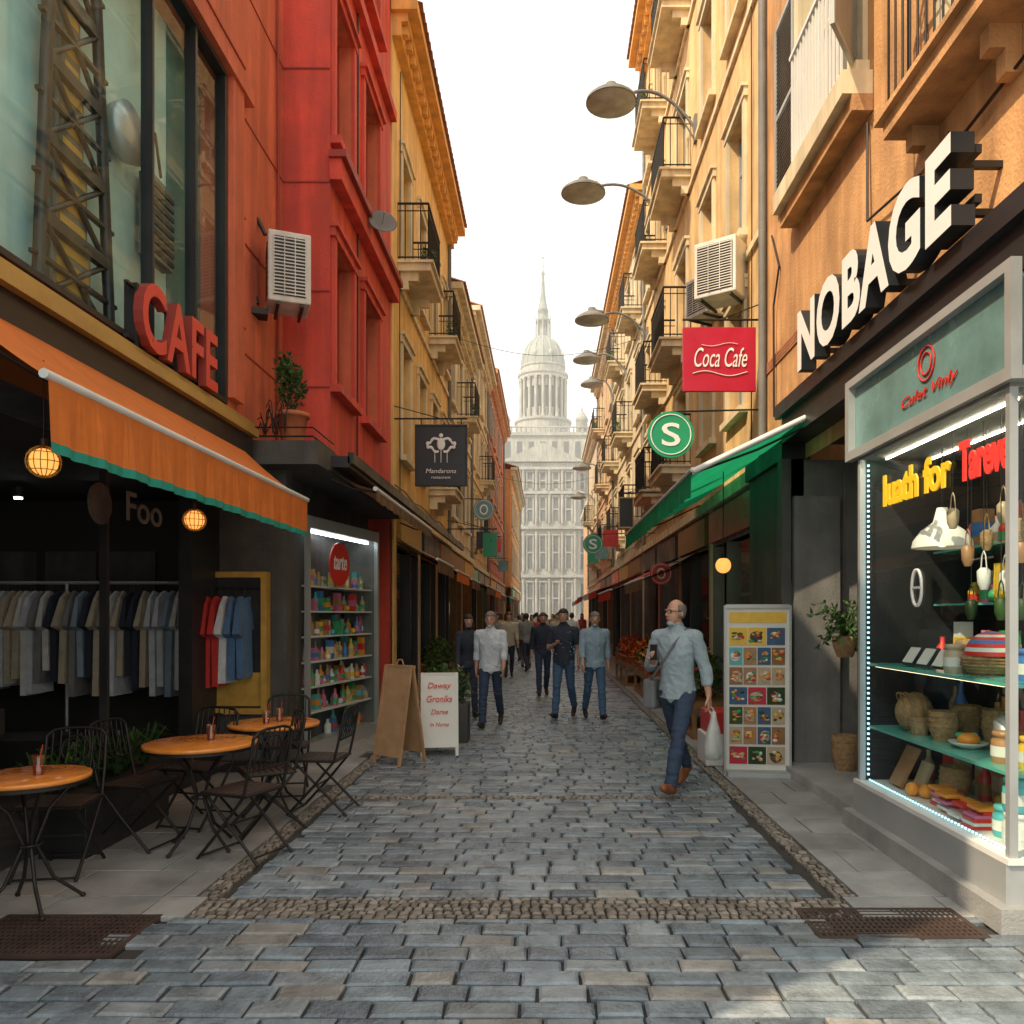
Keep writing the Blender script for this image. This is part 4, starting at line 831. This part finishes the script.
def table(loc,r):
    e=empty('bistro_table',loc,U(0,1)); b=B(); b.lathe((0,0,.73),[(r*.9,-.006),(r,-.004),(r,.018),(r-.008,.022),(.01,.022)],M['tabletop'],n=40); b.obj('top',e)
    b=B(); b.lathe((0,0,.70),[(r*.95,0),(r*.95,.022)],M['iron'],n=30)
    for k in range(4):
        t=k*pi/2+.4; c,s_=cos(t),sin(t)
        b.tube([(.24*c,.24*s_,.7),(.1*c,.1*s_,.55),(.03*c,.03*s_,.36),(.12*c,.12*s_,.15),(.27*c,.27*s_,.012)],.011,M['iron'],n=6)
        b.sph((.27*c,.27*s_,.012),.016,M['iron'],6,4)
    b.tube([(.06*cos(a),.06*sin(a),.36) for a in [i*pi/6 for i in range(12)]],.008,M['iron'],n=5,closed=True); b.obj('legs',e)
    return e
gl=glassmat('drink_glass',(.9,.8,.75),.08); dr=mat('drink',(.35,.08,.04),.2,var=0)
def drink(x,y): 
    b=B(); b.lathe((x,y,.753),[(.026,0),(.032,.11),(.029,.11),(.024,.01)],gl,n=14); b.lathe((x,y,.76),[(.022,0),(.026,.05)],dr,n=12); b.cyl((x-.01,y,.77),(x+.025,y,.92),.003,GC[0],n=5); b.obj('drinking_glass')
table((-2.9,4.5,0),.31); table((-2.44,5.67,0),.38); table((-2.27,6.7,0),.37)
drink(-2.85,4.5); drink(-2.40,5.75); drink(-2.24,6.75); drink(-2.3,6.6)
chair((-2.93,5.75,0),radians(80)); chair((-2.06,5.5,0),radians(-112)); chair((-2.75,6.35,0),radians(165)+pi); chair((-1.87,6.75,0),radians(-95)); chair((-2.4,7.4,0),radians(10)); chair((-3.12,5.15,0),radians(8)); chair((-2.15,6.2,0),radians(-60))
b=B(); b.box(-3.42,-3.1,5.4,6.6,0,.42,M['black']); b.box(-3.40,-3.12,5.42,6.58,.42,.43,M['soil']); b.obj('planter_box',bevel=.01)
b=B(); 
for k in range(16):
    c=(-3.3+U(-.08,.08),5.3+k*.08,.45)
    for j in range(14):
        t=U(0,6.3);l=U(.15,.36);h=U(.12,.34); pts=[(c[0],c[1],c[2])]+[(c[0]+cos(t)*l*q_,c[1]+sin(t)*l*q_,c[2]+h*sin(q_*2.2)) for q_ in (.3,.6,1)]
        for i in range(3):
            a=Vector(pts[i]);d=Vector(pts[i+1]); w=Vector((-sin(t),cos(t),0))*.012*(3-i)/2
            b.add([tuple(a-w),tuple(a+w),tuple(d+w*.6),tuple(d-w*.6)],[(0,1,2,3)],M['leafd'] if j%3 else M['leaf'])
b.obj('fern_plants')
def aboard(name,loc,w,h,yaw,m,fm):
    e=empty(name,loc,yaw); sp=.2
    for sg in (-1,1):
        b=B(); y0=sg*sp
        b.slab((-w/2+.03,y0,.1),(w/2-.03,y0,.1),(w/2-.03,0.015*sg,h-.02),(-w/2+.03,.015*sg,h-.02),.012*-sg,m)
        for x in (-w/2,w/2-.035): b.slab((x,y0,0),(x+.035,y0,0),(x+.035,.015*sg,h),(x,.015*sg,h),.025,fm)
        b.obj('panel',e)
    b=B(); b.box(-w/2,w/2,-.03,.03,h-.02,h+.01,fm); b.obj('hinge_rail',e); return e
e=aboard('kraft_sandwich_board',(-1.62,8.95,0),.42,1.08,radians(-35),M['kraft'],M['kraft'])
b=B(); b.tube([(-.06,0,1.08),(-.03,0,1.15),(.03,0,1.15),(.06,0,1.08)],.01,M['kraft'],n=5); b.obj('handle',e)
e=aboard('white_sandwich_board',(-1.26,9.55,0),.44,.95,radians(8),M['boardwh'],M['boardwh'])
for i,(s_,w_,h_) in enumerate((('Daway',.28,.09),('Gronlks',.3,.08),('Darse',.2,.06),('in Nurse',.22,.05))):
    z=.76-.14*i; t=text('lettering',s_,(-w_/2,-.2*(1-z/.95)-.035,z),w_,h_,'cam',M['signred'],bold=.01,parent=e,shear=.25); t.rotation_euler[0]=pi/2-.2
b=B(); b.box(-1.62,-1.0,10.3,10.7,0,.5,M['dgrey']); foliage(b,(-1.3,10.5,.72),(.36,.25,.28),700,.06,[M['leaf'],M['leafd']]); b.obj('planter_with_shrub')
e=empty('menu_display_stand',(2.2,8.3,0),radians(-6)); b=B(); w=.64
b.box(-w/2,w/2,-.03,.03,.05,1.72,M['boardwh']); b.box(-w/2-.02,-w/2,-.05,.05,0,1.75,M['lgrey']); b.box(w/2,w/2+.02,-.05,.05,0,1.75,M['lgrey']); b.box(-w/2,w/2,-.05,.05,1.72,1.76,M['lgrey']); b.box(-w/2,w/2,-.2,.2,0,.05,M['lgrey']); b.obj('frame',e)
b=B(); b.box(-w/2+.03,w/2-.03,-.036,-.031,1.57,1.68,GC[1]); pb=[GC[9],GC[6],M['jeans_blue'],M['wood'],GC[7],M['leafd'],GC[1],M['signcrim']]; pf=[GC[0],GC[1],GC[2],GC[5],GC[3],GC[6],GC[9],M['leaf'],GC[5]]
for r in range(7):
    nc=4 if r%3 else 3
    for c in range(nc):
        cw=.572/nc; x=-w/2+.034+c*cw; z=.11+r*.205; b.box(x,x+cw-.01,-.038,-.031,z,z+.178,random.choice(pb))
        px=x+cw*.46+U(-.01,.01);pz=z+.085+U(-.01,.01)
        if random.random()<.5: b.sph((px,-.038,pz),(cw*U(.3,.4),.004,U(.05,.07)),random.choice([GC[3],GC[9],M['dgrey']]),12,6)
        for q in range(10): b.sph((px+U(-1,1)*cw*.28,-.041,pz+U(-.05,.05)),(U(.012,.032),.004,U(.008,.02)),random.choice(pf),7,5)
b.obj('menu_photos',e)
b=B(); b.box(1.75,2.1,8.7,9.2,0,.35,M['white']); b.box(1.78,2.07,8.72,9.18,.35,.6,GC[0]); b.obj('cooler_box',bevel=.02)
def hangplant(x,y,z):
    b=B(); b.lathe((x,y,z),[(.07,0),(.11,.1),(.12,.2),(.1,.2),(.09,.12)],WK,n=14); b.cyl((x,y,z+.2),(x,y,3.2),.004,M['iron'],n=4)
    for k in range(60):
        t=U(0,6.3); l=U(.15,.34); h=U(-.15,.3); pts=[(x+cos(t)*l*q,y+sin(t)*l*q,z+.2+h*q+.12*sin(q*3.1)) for q in (0,.35,.7,1)]; b.tube(pts,.0025,M['leafd'],n=3)
        for q in pts[1:]: foliage(b,q,(.02,.02,.02),2,.06,[M['leaf'],M['leafd']])
    b.obj('hanging_plant')
hangplant(2.85,7.6,1.25); 
put('wicker_basket',basket((3.0,8.0,.1),.13,.35))
def stall(x0,x1,y0,y1,mats,name):
    b=B(); b.box(x0,x1,y0,y1,.0,.06,M['wood']); b.box(x0,x1,y0,y1,.38,.5,M['wood'])
    for x in (x0,x1-.06):
        for y in (y0,(y0+y1)/2,y1-.06): b.box(x,x+.06,y,y+.06,.06,.38,M['wood'])
    k=y0+.2
    while k<y1: 
        c=((x0+x1)/2+U(-.15,.15),k,.72+U(-.05,.2)); foliage(b,c,((x1-x0)*.4,.28,.28),160,.09,mats if random.random()<.6 else [random.choice(mats),mats[0]]); pot(b,(c[0]-.2,k,.5),.1,.18,M['terra']); k+=.3
    b.obj(name)
stall(1.95,2.6,15,17.5,[M['leaf'],M['leafd'],GC[0],GC[5]],'flower_stall'); stall(1.85,2.6,18.5,21,[GC[0],GC[5],M['leaf']],'flower_stall'); stall(1.95,2.6,10.6,12.6,[M['leafd'],M['leaf'],GC[0]],'flower_stall')
stall(-2.4,-1.9,15.5,17,[M['leaf'],M['leafd']],'flower_stall'); stall(-2.4,-1.8,22,24,[M['leaf'],GC[0],GC[1]],'flower_stall')
# ---------------------------------------------------------------- people
def person(name,loc,yaw,H=1.75,legs=((22,8),(-18,22)),arms=None,head=0,top='shirt_greyblue',bot='jeans_navy',shoe='shoe',hair='haird',hairstyle='short',vox=.0095,sleeve=.5,fem=False,hands=True,glasses=False,lean=2,bulk=1):
    P=B(); K=M['skin']; segs=[]
    def cap(p0,p1,r0,r1,lab):
        p0=Vector(p0);p1=Vector(p1); P.cyl(p0,p1,r0,K,r1=r1,n=14); P.sph(p0,r0*.995,K,14,9); P.sph(p1,r1*.995,K,14,9); segs.append((p0,p1,r0,r1,lab))
    hw=.09 if not fem else .085
    rings=[(.80,.10,.085,.0),(.86,.145,.105,0.005),(.93,.160,.115,.008),(1.0,.150,.108,.002),(1.08,.142,.105,-.004),(1.18,.150,.110,-.006),(1.28,.166,.116,-.006),(1.36,.174,.112,0),(1.42,.158,.095,.005),(1.465,.108,.075,.01),(1.51,.056,.056,.012)]
    rings=[(z,rx*(bulk if z<1.3 else 1),ry*(bulk if z<1.3 else 1),c) for z,rx,ry,c in rings]
    if fem: rings=[(z,rx*(.9 if z>1.05 else 1.0)*(.9 if 1.03<z<1.2 else 1),ry*.95,c) for z,rx,ry,c in rings]
    n=24; vs=[]
    for z,rx,ry,c in rings:
        yo=c-math.tan(radians(lean))*(z-.9)
        for i in range(n):
            t=2*pi*i/n; cc=cos(t);ss=sin(t); vs.append((rx*(abs(cc)**.9)*(1 if cc>=0 else -1),yo+ry*(abs(ss)**.95)*(1 if ss>=0 else -1),z))
    fs=[(j*n+i,j*n+(i+1)%n,(j+1)*n+(i+1)%n,(j+1)*n+i) for j in range(len(rings)-1) for i in range(n)]+[tuple(range(n-1,-1,-1)),tuple(range((len(rings)-1)*n,len(rings)*n))]
    P.add(vs,fs,K)
    ly=lambda z:-math.tan(radians(lean))*(z-.9)
    sh=.182 if not fem else .158
    segs.append((Vector((0,ly(1.0),1.0)),Vector((0,ly(1.4),1.4)),.16,.17,'top')); segs.append((Vector((-.08,0,.93)),Vector((.08,0,.93)),.10,.10,'bot'))
    oy=ly(1.5)
    cap((0,oy+.012,1.46),(0,oy-.008,1.57),.054,.05,'skin')
    hz=1.635; hc=Vector((0,oy-.015,hz)); Rh=Matrix.Rotation(radians(head),3,'Z')
    hp=lambda x,y,z: tuple(hc+Rh@Vector((x,y,z)))
    P.sph(hp(0,.01,.02),(.077,.093,.097),K,18,12); P.sph(hp(0,-.03,-.035),(.06,.066,.075),K,16,10); P.sph(hp(0,-.066,-.088),(.028,.024,.022),K,10,8)
    P.cyl(hp(0,-.088,.012),hp(0,-.113,-.022),.008,K,r1=.014,n=8); P.sph(hp(0,-.11,-.022),.0145,K,8,6)
    for sx in (-1,1): P.sph(hp(sx*.08,.01,-.01),(.012,.018,.031),K,8,6); P.sph(hp(sx*.03,-.078,.022),(.024,.014,.009),K,8,6)
    P.sph(hp(0,-.09,-.055),(.022,.010,.009),K,8,6)
    segs.append((Vector(hp(0,0,-.06)),Vector(hp(0,0,.05)),.08,.09,'skin'))
    for sx,(a,kb) in zip((-1,1),legs):
        a=radians(a);kb=radians(kb); h=Vector((sx*hw,0,.90)); k=h+Vector((sx*.005,-sin(a),-cos(a)))*.42; sa=a-kb; an=k+Vector((0,-sin(sa),-cos(sa)))*.41
        j=1 if not fem else .9
        cap(h,k,.086*j,.060*j,'bot'); cap(k,k.lerp(an,.35),.060*j,.059*j,'bot'); cap(k.lerp(an,.35),an+Vector((0,0,.01)),.059*j,.051*j,'bot')
        fp=max(0,-sa*.9); f=Vector((sx*.05,-cos(fp),-sin(fp))).normalized(); up=Vector((0,-sin(fp)*1,cos(fp)))
        if sa>.1: f=Vector((sx*.05,-cos(-.25),-sin(-.25))).normalized()
        heel=an-up*.045-f*.03; toe=heel+f*.20
        cap(heel,toe,.043,.036,'shoe'); cap(heel.lerp(toe,.5)-up*.01,toe+f*.015-up*.004,.044,.034,'shoe'); cap(an,heel,.045,.043,'shoe')
    arms=arms or (((.12,.25,-1),(.05,-.25,-1)),((.12,-.3,-1),(.0,-.55,-1)))
    wrists=[]
    for sx,(ud,fd) in zip((-1,1),arms):
        ud=Vector((sx*ud[0],ud[1],ud[2])).normalized(); fd=Vector((sx*fd[0],fd[1],fd[2])).normalized()
        s0=Vector((sx*sh,ly(1.42),1.41)); el=s0+ud*.285; wr=el+fd*.25; j=1 if not fem else .85
        cap((sx*sh*.6,ly(1.42),1.42),s0,.056*j,.06*j,'top'); cap(s0,el,.058*j,.046*j,'top')
        mid=el.lerp(wr,sleeve) if sleeve>0 else el
        if sleeve>0: cap(el,mid,.046*j,.042*j,'top')
        if sleeve==0: segs[-1]=(s0,s0.lerp(el,.7),.058*j,.05*j,'top'); segs.append((s0.lerp(el,.72),el,.044*j,.046*j,'skin'))
        cap(mid,wr,(.038 if sleeve<1 else .043)*j,(.027 if sleeve<1 else .034)*j,'skin' if sleeve<1 else 'top')
        side=(Vector((0,-1,0))-fd*Vector((0,-1,0)).dot(fd)); 
        if side.length<.2: side=Vector((0,0,1))-fd*fd.z
        side.normalize(); nrm=fd.cross(side)*sx
        if hands:
            for w_ in (-.026,-.009,.009,.026): cap(wr+fd*.005+side*w_*.7,wr+fd*.082+side*w_,.0155,.0125,'skin')
            for w_,l in ((-.029,.055),(-.010,.068),(.010,.074),(.029,.066)):
                q0=wr+fd*.085+side*w_; q1=q0+(fd*.9+nrm*.35).normalized()*l*.5; q2=q1+(fd*.55+nrm*.8).normalized()*l*.5
                cap(q0,q1,.0105,.0098,'skin'); cap(q1,q2,.0098,.0085,'skin')
            t0=wr+fd*.03+side*.03; t1=t0+(fd*.7+side*.6+nrm*.2).normalized()*.04; t2=t1+(fd*.9+side*.15+nrm*.4).normalized()*.032
            cap(t0,t1,.0135,.012,'skin'); cap(t1,t2,.011,.0095,'skin')
        else: P.sph(wr+fd*.07,(.03,.035,.06),K,10,8); segs.append((wr,wr+fd*.12,.035,.03,'skin'))
        wrists.append((wr+fd*.1,fd))
    me=P.mesh('body'); o=bpy.data.objects.new('body',me); coll.objects.link(o)
    md=o.modifiers.new('r','REMESH'); md.mode='VOXEL'; md.voxel_size=vox; md.adaptivity=0
    sm=o.modifiers.new('s','SMOOTH'); sm.factor=.5; sm.iterations=2
    bpy.context.view_layer.update(); dg=bpy.context.evaluated_depsgraph_get(); me2=bpy.data.meshes.new_from_object(o.evaluated_get(dg)); bpy.data.objects.remove(o)
    me2.materials.clear()
    mats={'skin':K,'top':M[top],'bot':M[bot],'shoe':M[shoe]}; idx={k:i for i,k in enumerate(mats)}
    for k in mats: me2.materials.append(mats[k])
    def dist(p,s):
        a,b_,r0,r1,l=s; ab=b_-a; t=0 if ab.length<1e-6 else max(0,min(1,(p-a).dot(ab)/ab.length_squared)); return (p-a-ab*t).length-(r0+(r1-r0)*t)
    def label(p):
        l=min(segs,key=lambda s:dist(p,s))[4]
        if l=='bot' and p.z>.93: l='top'
        return l
    vl=[label(v.co) for v in me2.vertices]
    nor=[v.normal.copy() for v in me2.vertices]
    ph=U(0,50)
    for v,l,nn in zip(me2.vertices,vl,nor):
        if l=='top' or l=='bot':
            p=v.co; ex=.005
            if l=='top': ex+=.006+.007*(noise.noise(Vector((p.x*8+ph,p.y*8,p.z*5)))) + .009*(1-abs(noise.noise(Vector((p.x*14+p.z*9+ph,p.y*14,p.z*9))))*3)*.5
            else:
                ex+=.009*noise.noise(Vector((p.x*9+ph,p.y*9,p.z*26)))*(1.4 if p.z<.6 else .7)
            v.co=p+nn*ex
    for pl in me2.polygons:
        c=[vl[i] for i in pl.vertices]; pl.material_index=idx[max(set(c),key=c.count)]; pl.use_smooth=True
    dz=-min(v.co.z for v in me2.vertices)
    s_=H/1.75; E=empty(name,(loc[0],loc[1],0),radians(yaw)); E.scale=(s_,)*3
    ob=bpy.data.objects.new('body',me2); coll.objects.link(ob); ob.parent=E; ob.location=(0,0,dz)
    b=B(); hm=M[hair]
    def kp(c): 
        l=Rh.inverted()@(c-hc)
        if hairstyle=='bald': return l.z<.07 and l.z>-.05 and l.y>-.035 and not (abs(l.x)>.07 and l.y<.03 and l.z<.0)
        return (l.z>.055-.2*max(0,l.y+.03) if l.y<.0 else l.z>-.05) 
    kk=(.083,.100,.104) if hairstyle!='bald' else (.0795,.096,.1)
    b.sph(hp(0,.014,.022),kk,hm,28,20,keep=kp)
    if hairstyle=='long': b.sph(hp(0,.055,-.06),(.078,.05,.12),hm,14,10); b.sph(hp(-.066,.01,-.05),(.022,.045,.09),hm,10,8); b.sph(hp(.066,.01,-.05),(.022,.045,.09),hm,10,8)
    for i,v in enumerate(b.v):
        p=Vector(v); d=(p-hc); b.v[i]=tuple(p+d*.06*noise.noise(p*40)*(.5 if hairstyle=='bald' else 1.5))
    h=b.obj('hair',E); h.location=(0,0,dz); md=h.modifiers.new('t','SOLIDIFY'); md.thickness=.006; md.offset=1
    b=B()
    for sx in (-1,1):
        b.sph(hp(sx*.03,-.084,.006),(.012,.008,.007),M['eyew'],10,6); b.sph(hp(sx*.03,-.0915,.006),(.005,.003,.005),M['eyed'],8,5); b.sph(hp(sx*.03,-.093,.026),(.018,.005,.004),hm,8,5)
    b.sph(hp(0,-.101,-.056),(.02,.004,.005),M['lip'],10,5)
    if glasses:
        for sx in (-1,1): b.tube([hp(sx*.032+.023*cos(t),-.105,.006+.017*sin(t)) for t in [i*pi/7 for i in range(14)]],.003,M['black'],n=4,closed=True); b.tube([hp(sx*.054,-.105,.01),hp(sx*.083,-.04,.012),hp(sx*.085,.01,.006)],.003,M['black'],n=4)
        b.tube([hp(-.01,-.106,.008),hp(.01,-.106,.008)],.003,M['black'],n=4)
    f=b.obj('face_features',E); f.location=(0,0,dz)
    b=B(); b.lathe((0,oy+.008,1.485),[(.075,0),(.064,.035),(.060,.05),(.056,.045),(.066,.0)],M[top],n=22,cap=False,sy=.95)
    n_=32; vs=[]
    for rr,zz in ((.170*bulk,0),(.171*bulk,.03),(.166*bulk,.09),(.162*bulk,.09),(.165*bulk,.0)):
        for i in range(n_):
            t=2*pi*i/n_; w_=1+.03*sin(t*5+ph)+.02*sin(t*9); vs.append((rr*w_*cos(t),rr*w_*.74*sin(t)+.004,.875+zz-.02*abs(sin(t))*(zz<.02)))
    b.add(vs,[(j*n_+i,j*n_+(i+1)%n_,(j+1)*n_+(i+1)%n_,(j+1)*n_+i) for j in range(4) for i in range(n_)],M[top],True)
    c=b.obj('collar_and_hem',E); c.location=(0,0,dz)
    return E,wrists,dz
E,wr,dz=person('walking_man',(1.24,7.5),-34,1.80,legs=((-24,10),(27,8)),arms=(((.35,.10,-1),(-.55,-.85,.30)),((.30,.14,-1),(.14,-.02,-1))),head=-22,hair='hairg',hairstyle='bald',glasses=True,sleeve=.55,vox=.0085)
b=B(); w,fd=wr[0]; b.box(w.x-.035,w.x+.035,w.y-.025,w.y-.012,w.z-.03,w.z+.11,M['black']); c=b.obj('phone',E,bevel=.004); c.location=(0,0,dz)
w,fd=wr[1]; b=B(); top_=Vector(w)+Vector(fd)*.02
rings=[(.012,.02,0),(.03,.03,-.07),(.08,.05,-.16),(.115,.065,-.26),(.12,.07,-.36),(.09,.06,-.42),(.02,.02,-.43)]
vs=[];n=18
for (rx,ry,z) in rings:
    for i in range(n):
        t=2*pi*i/n; k_=1+.12*sin(5*t+z*20)*.6; vs.append((top_.x+.03+ry*cos(t)*k_,top_.y+rx*sin(t)*k_,top_.z+z-.02))
b.add(vs,[(j*n+i,j*n+(i+1)%n,(j+1)*n+(i+1)%n,(j+1)*n+i) for j in range(len(rings)-1) for i in range(n)],M['bagw'],True)
b.tube([tuple(top_+Vector((.01,0,-.05))),tuple(top_+Vector((-.015,0,.0))),tuple(top_+Vector((.005,0,.025))),tuple(top_+Vector((.028,0,.0))),tuple(top_+Vector((.045,0,-.05)))],.007,M['bagw'],n=6)
c=b.obj('carrier_bag',E); c.location=(0,0,dz)
b=B(); b.box(-.33,-.20,-.06,.24,.74,1.02,M['bagg']); c=b.obj('shoulder_bag',E,bevel=.03); c.location=(0,0,dz)
b=B(); pts=[(-.25,.2,1.02),(-.17,.16,1.2),(-.05,.13,1.38),(.09,.065,1.485),(.1,-.04,1.485),(.04,-.155,1.35),(-.06,-.165,1.2),(-.18,-.12,1.06),(-.26,-.02,1.01)]; b.tube(pts,.011,M['bagg'],n=6); c=b.obj('bag_strap',E); c.location=(0,0,dz)
W=lambda f:(((.13,f,-1),(.05,f-.25,-1)),((.13,-f,-1),(.05,-f-.3,-1)))
person('walking_man',(-.80,11.8),-6,1.70,legs=((18,4),(-16,26)),arms=W(.25),top='shirt_pale',bot='jeans_navy',shoe='shoed',hair='hairg',sleeve=.4,bulk=1.05)
person('walking_woman',(-1.24,12.9),14,1.64,legs=((-14,24),(16,4)),arms=W(-.3),top='cloth_dark',bot='cloth_dark',shoe='shoed',hairstyle='long',sleeve=1,fem=True)
E,wr,dz=person('walking_man',(.30,12.8),-14,1.74,legs=((16,4),(-15,24)),arms=(((.2,.0,-1),(-.6,-.8,.25)),((.2,.15,-1),(.05,-.2,-1))),top='cloth_dark',bot='jeans_blue',shoe='shoed',sleeve=0,head=10)
b=B()
for k in range(60):
    t=U(0,6.3); z=U(1.0,1.4); b.sph((.178*cos(t),.122*sin(t)-.01,z),(.012,.012,.012),M['shirt_sage'],5,4)
c=b.obj('shirt_pattern',E); c.location=(0,0,dz)
person('walking_man',(.78,12.6),8,1.68,legs=((-14,22),(17,4)),arms=W(-.2),top='shirt_sage',bot='jeans_blue',shoe='shoed',hair='hairg',sleeve=.5,bulk=1.1,head=-10)
person('walking_man',(-.04,16.2),4,1.68,legs=((14,4),(-14,22)),arms=W(.2),top='cloth_dark',bot='jeans_navy',shoe='shoed',sleeve=.5,hair='hairb')
ds=[person('pedestrian',(-.95,21),6,1.7,legs=((12,4),(-12,20)),arms=W(.15),top='cloth_beige',bot='cloth_dark',shoe='shoed',hands=False,vox=.018,hair='hairb'),
    person('pedestrian',(.9,27),170,1.7,legs=((-12,20),(12,4)),arms=W(-.15),top='cloth_white',bot='jeans_blue',shoe='shoed',hands=False,vox=.018),
    person('pedestrian',(-.2,30),10,1.62,legs=((-12,20),(12,4)),arms=W(-.15),top='cloth_red',bot='jeans_navy',shoe='shoed',hairstyle='long',fem=True,hands=False,vox=.018),
    person('pedestrian',(-.6,25),190,1.62,legs=((-14,20),(10,4)),arms=W(.2),top='cloth_mustard',bot='cloth_grey',shoe='shoed',hairstyle='long',fem=True,hands=False,vox=.018,hair='hairb'),
    person('pedestrian',(-1.4,23),0,1.68,legs=((14,4),(-10,22)),arms=W(.2),top='cloth_grey',bot='cloth_dark',shoe='shoed',hands=False,vox=.018)]
for i in range(20):
    src=ds[i%5][0]; E=empty('pedestrian',(U(-1.7,0) if i%3 else U(.1,1.7),U(22,50),0),U(-.5,.5)+(pi if i%2 else 0)); E.scale=(U(.9,1.0),)*3
    for ch in src.children:
        o=bpy.data.objects.new(ch.name.split('.')[0],ch.data); o.location=ch.location; o.parent=E; coll.objects.link(o)

# ---------------------------------------------------------------- light, world, camera
el=radians(46); az=math.atan2(-.8,-.6)
sd=Vector((sin(az)*cos(el),cos(az)*cos(el),sin(el)))
L=bpy.data.lights.new('sun','SUN'); L.energy=5.0; L.angle=radians(.6); L.color=(1,.80,.54); lo=bpy.data.objects.new('sun',L); coll.objects.link(lo); lo.rotation_euler=sd.to_track_quat('Z','Y').to_euler(); lo.location=(0,0,30)
w=bpy.data.worlds.new('World'); sc.world=w; w.use_nodes=True; nt=w.node_tree; bg=nt.nodes['Background']
sk=nt.nodes.new('ShaderNodeTexSky'); sk.sky_type='NISHITA'; sk.sun_disc=False; sk.sun_elevation=el; sk.sun_rotation=az; sk.dust_density=4; sk.air_density=1; sk.altitude=0
mx=nt.nodes.new('ShaderNodeMixRGB'); mx.inputs[0].default_value=.72; mx.inputs[2].default_value=(13.4,13.2,12.0,1)
nt.links.new(sk.outputs[0],mx.inputs[1]); nt.links.new(mx.outputs[0],bg.inputs[0]); bg.inputs[1].default_value=.14
cam=bpy.data.cameras.new('Camera'); co=bpy.data.objects.new('Camera',cam); coll.objects.link(co); co.location=(0,0,1.65); co.rotation_euler=(pi/2,0,0)
cam.sensor_width=36; cam.lens=800/1024*36; cam.shift_x=-33/1024; cam.shift_y=103/1024; cam.clip_end=2000; cam.clip_start=.05
sc.camera=co
sc.view_settings.view_transform='Standard'; sc.view_settings.look='None'; sc.view_settings.exposure=0
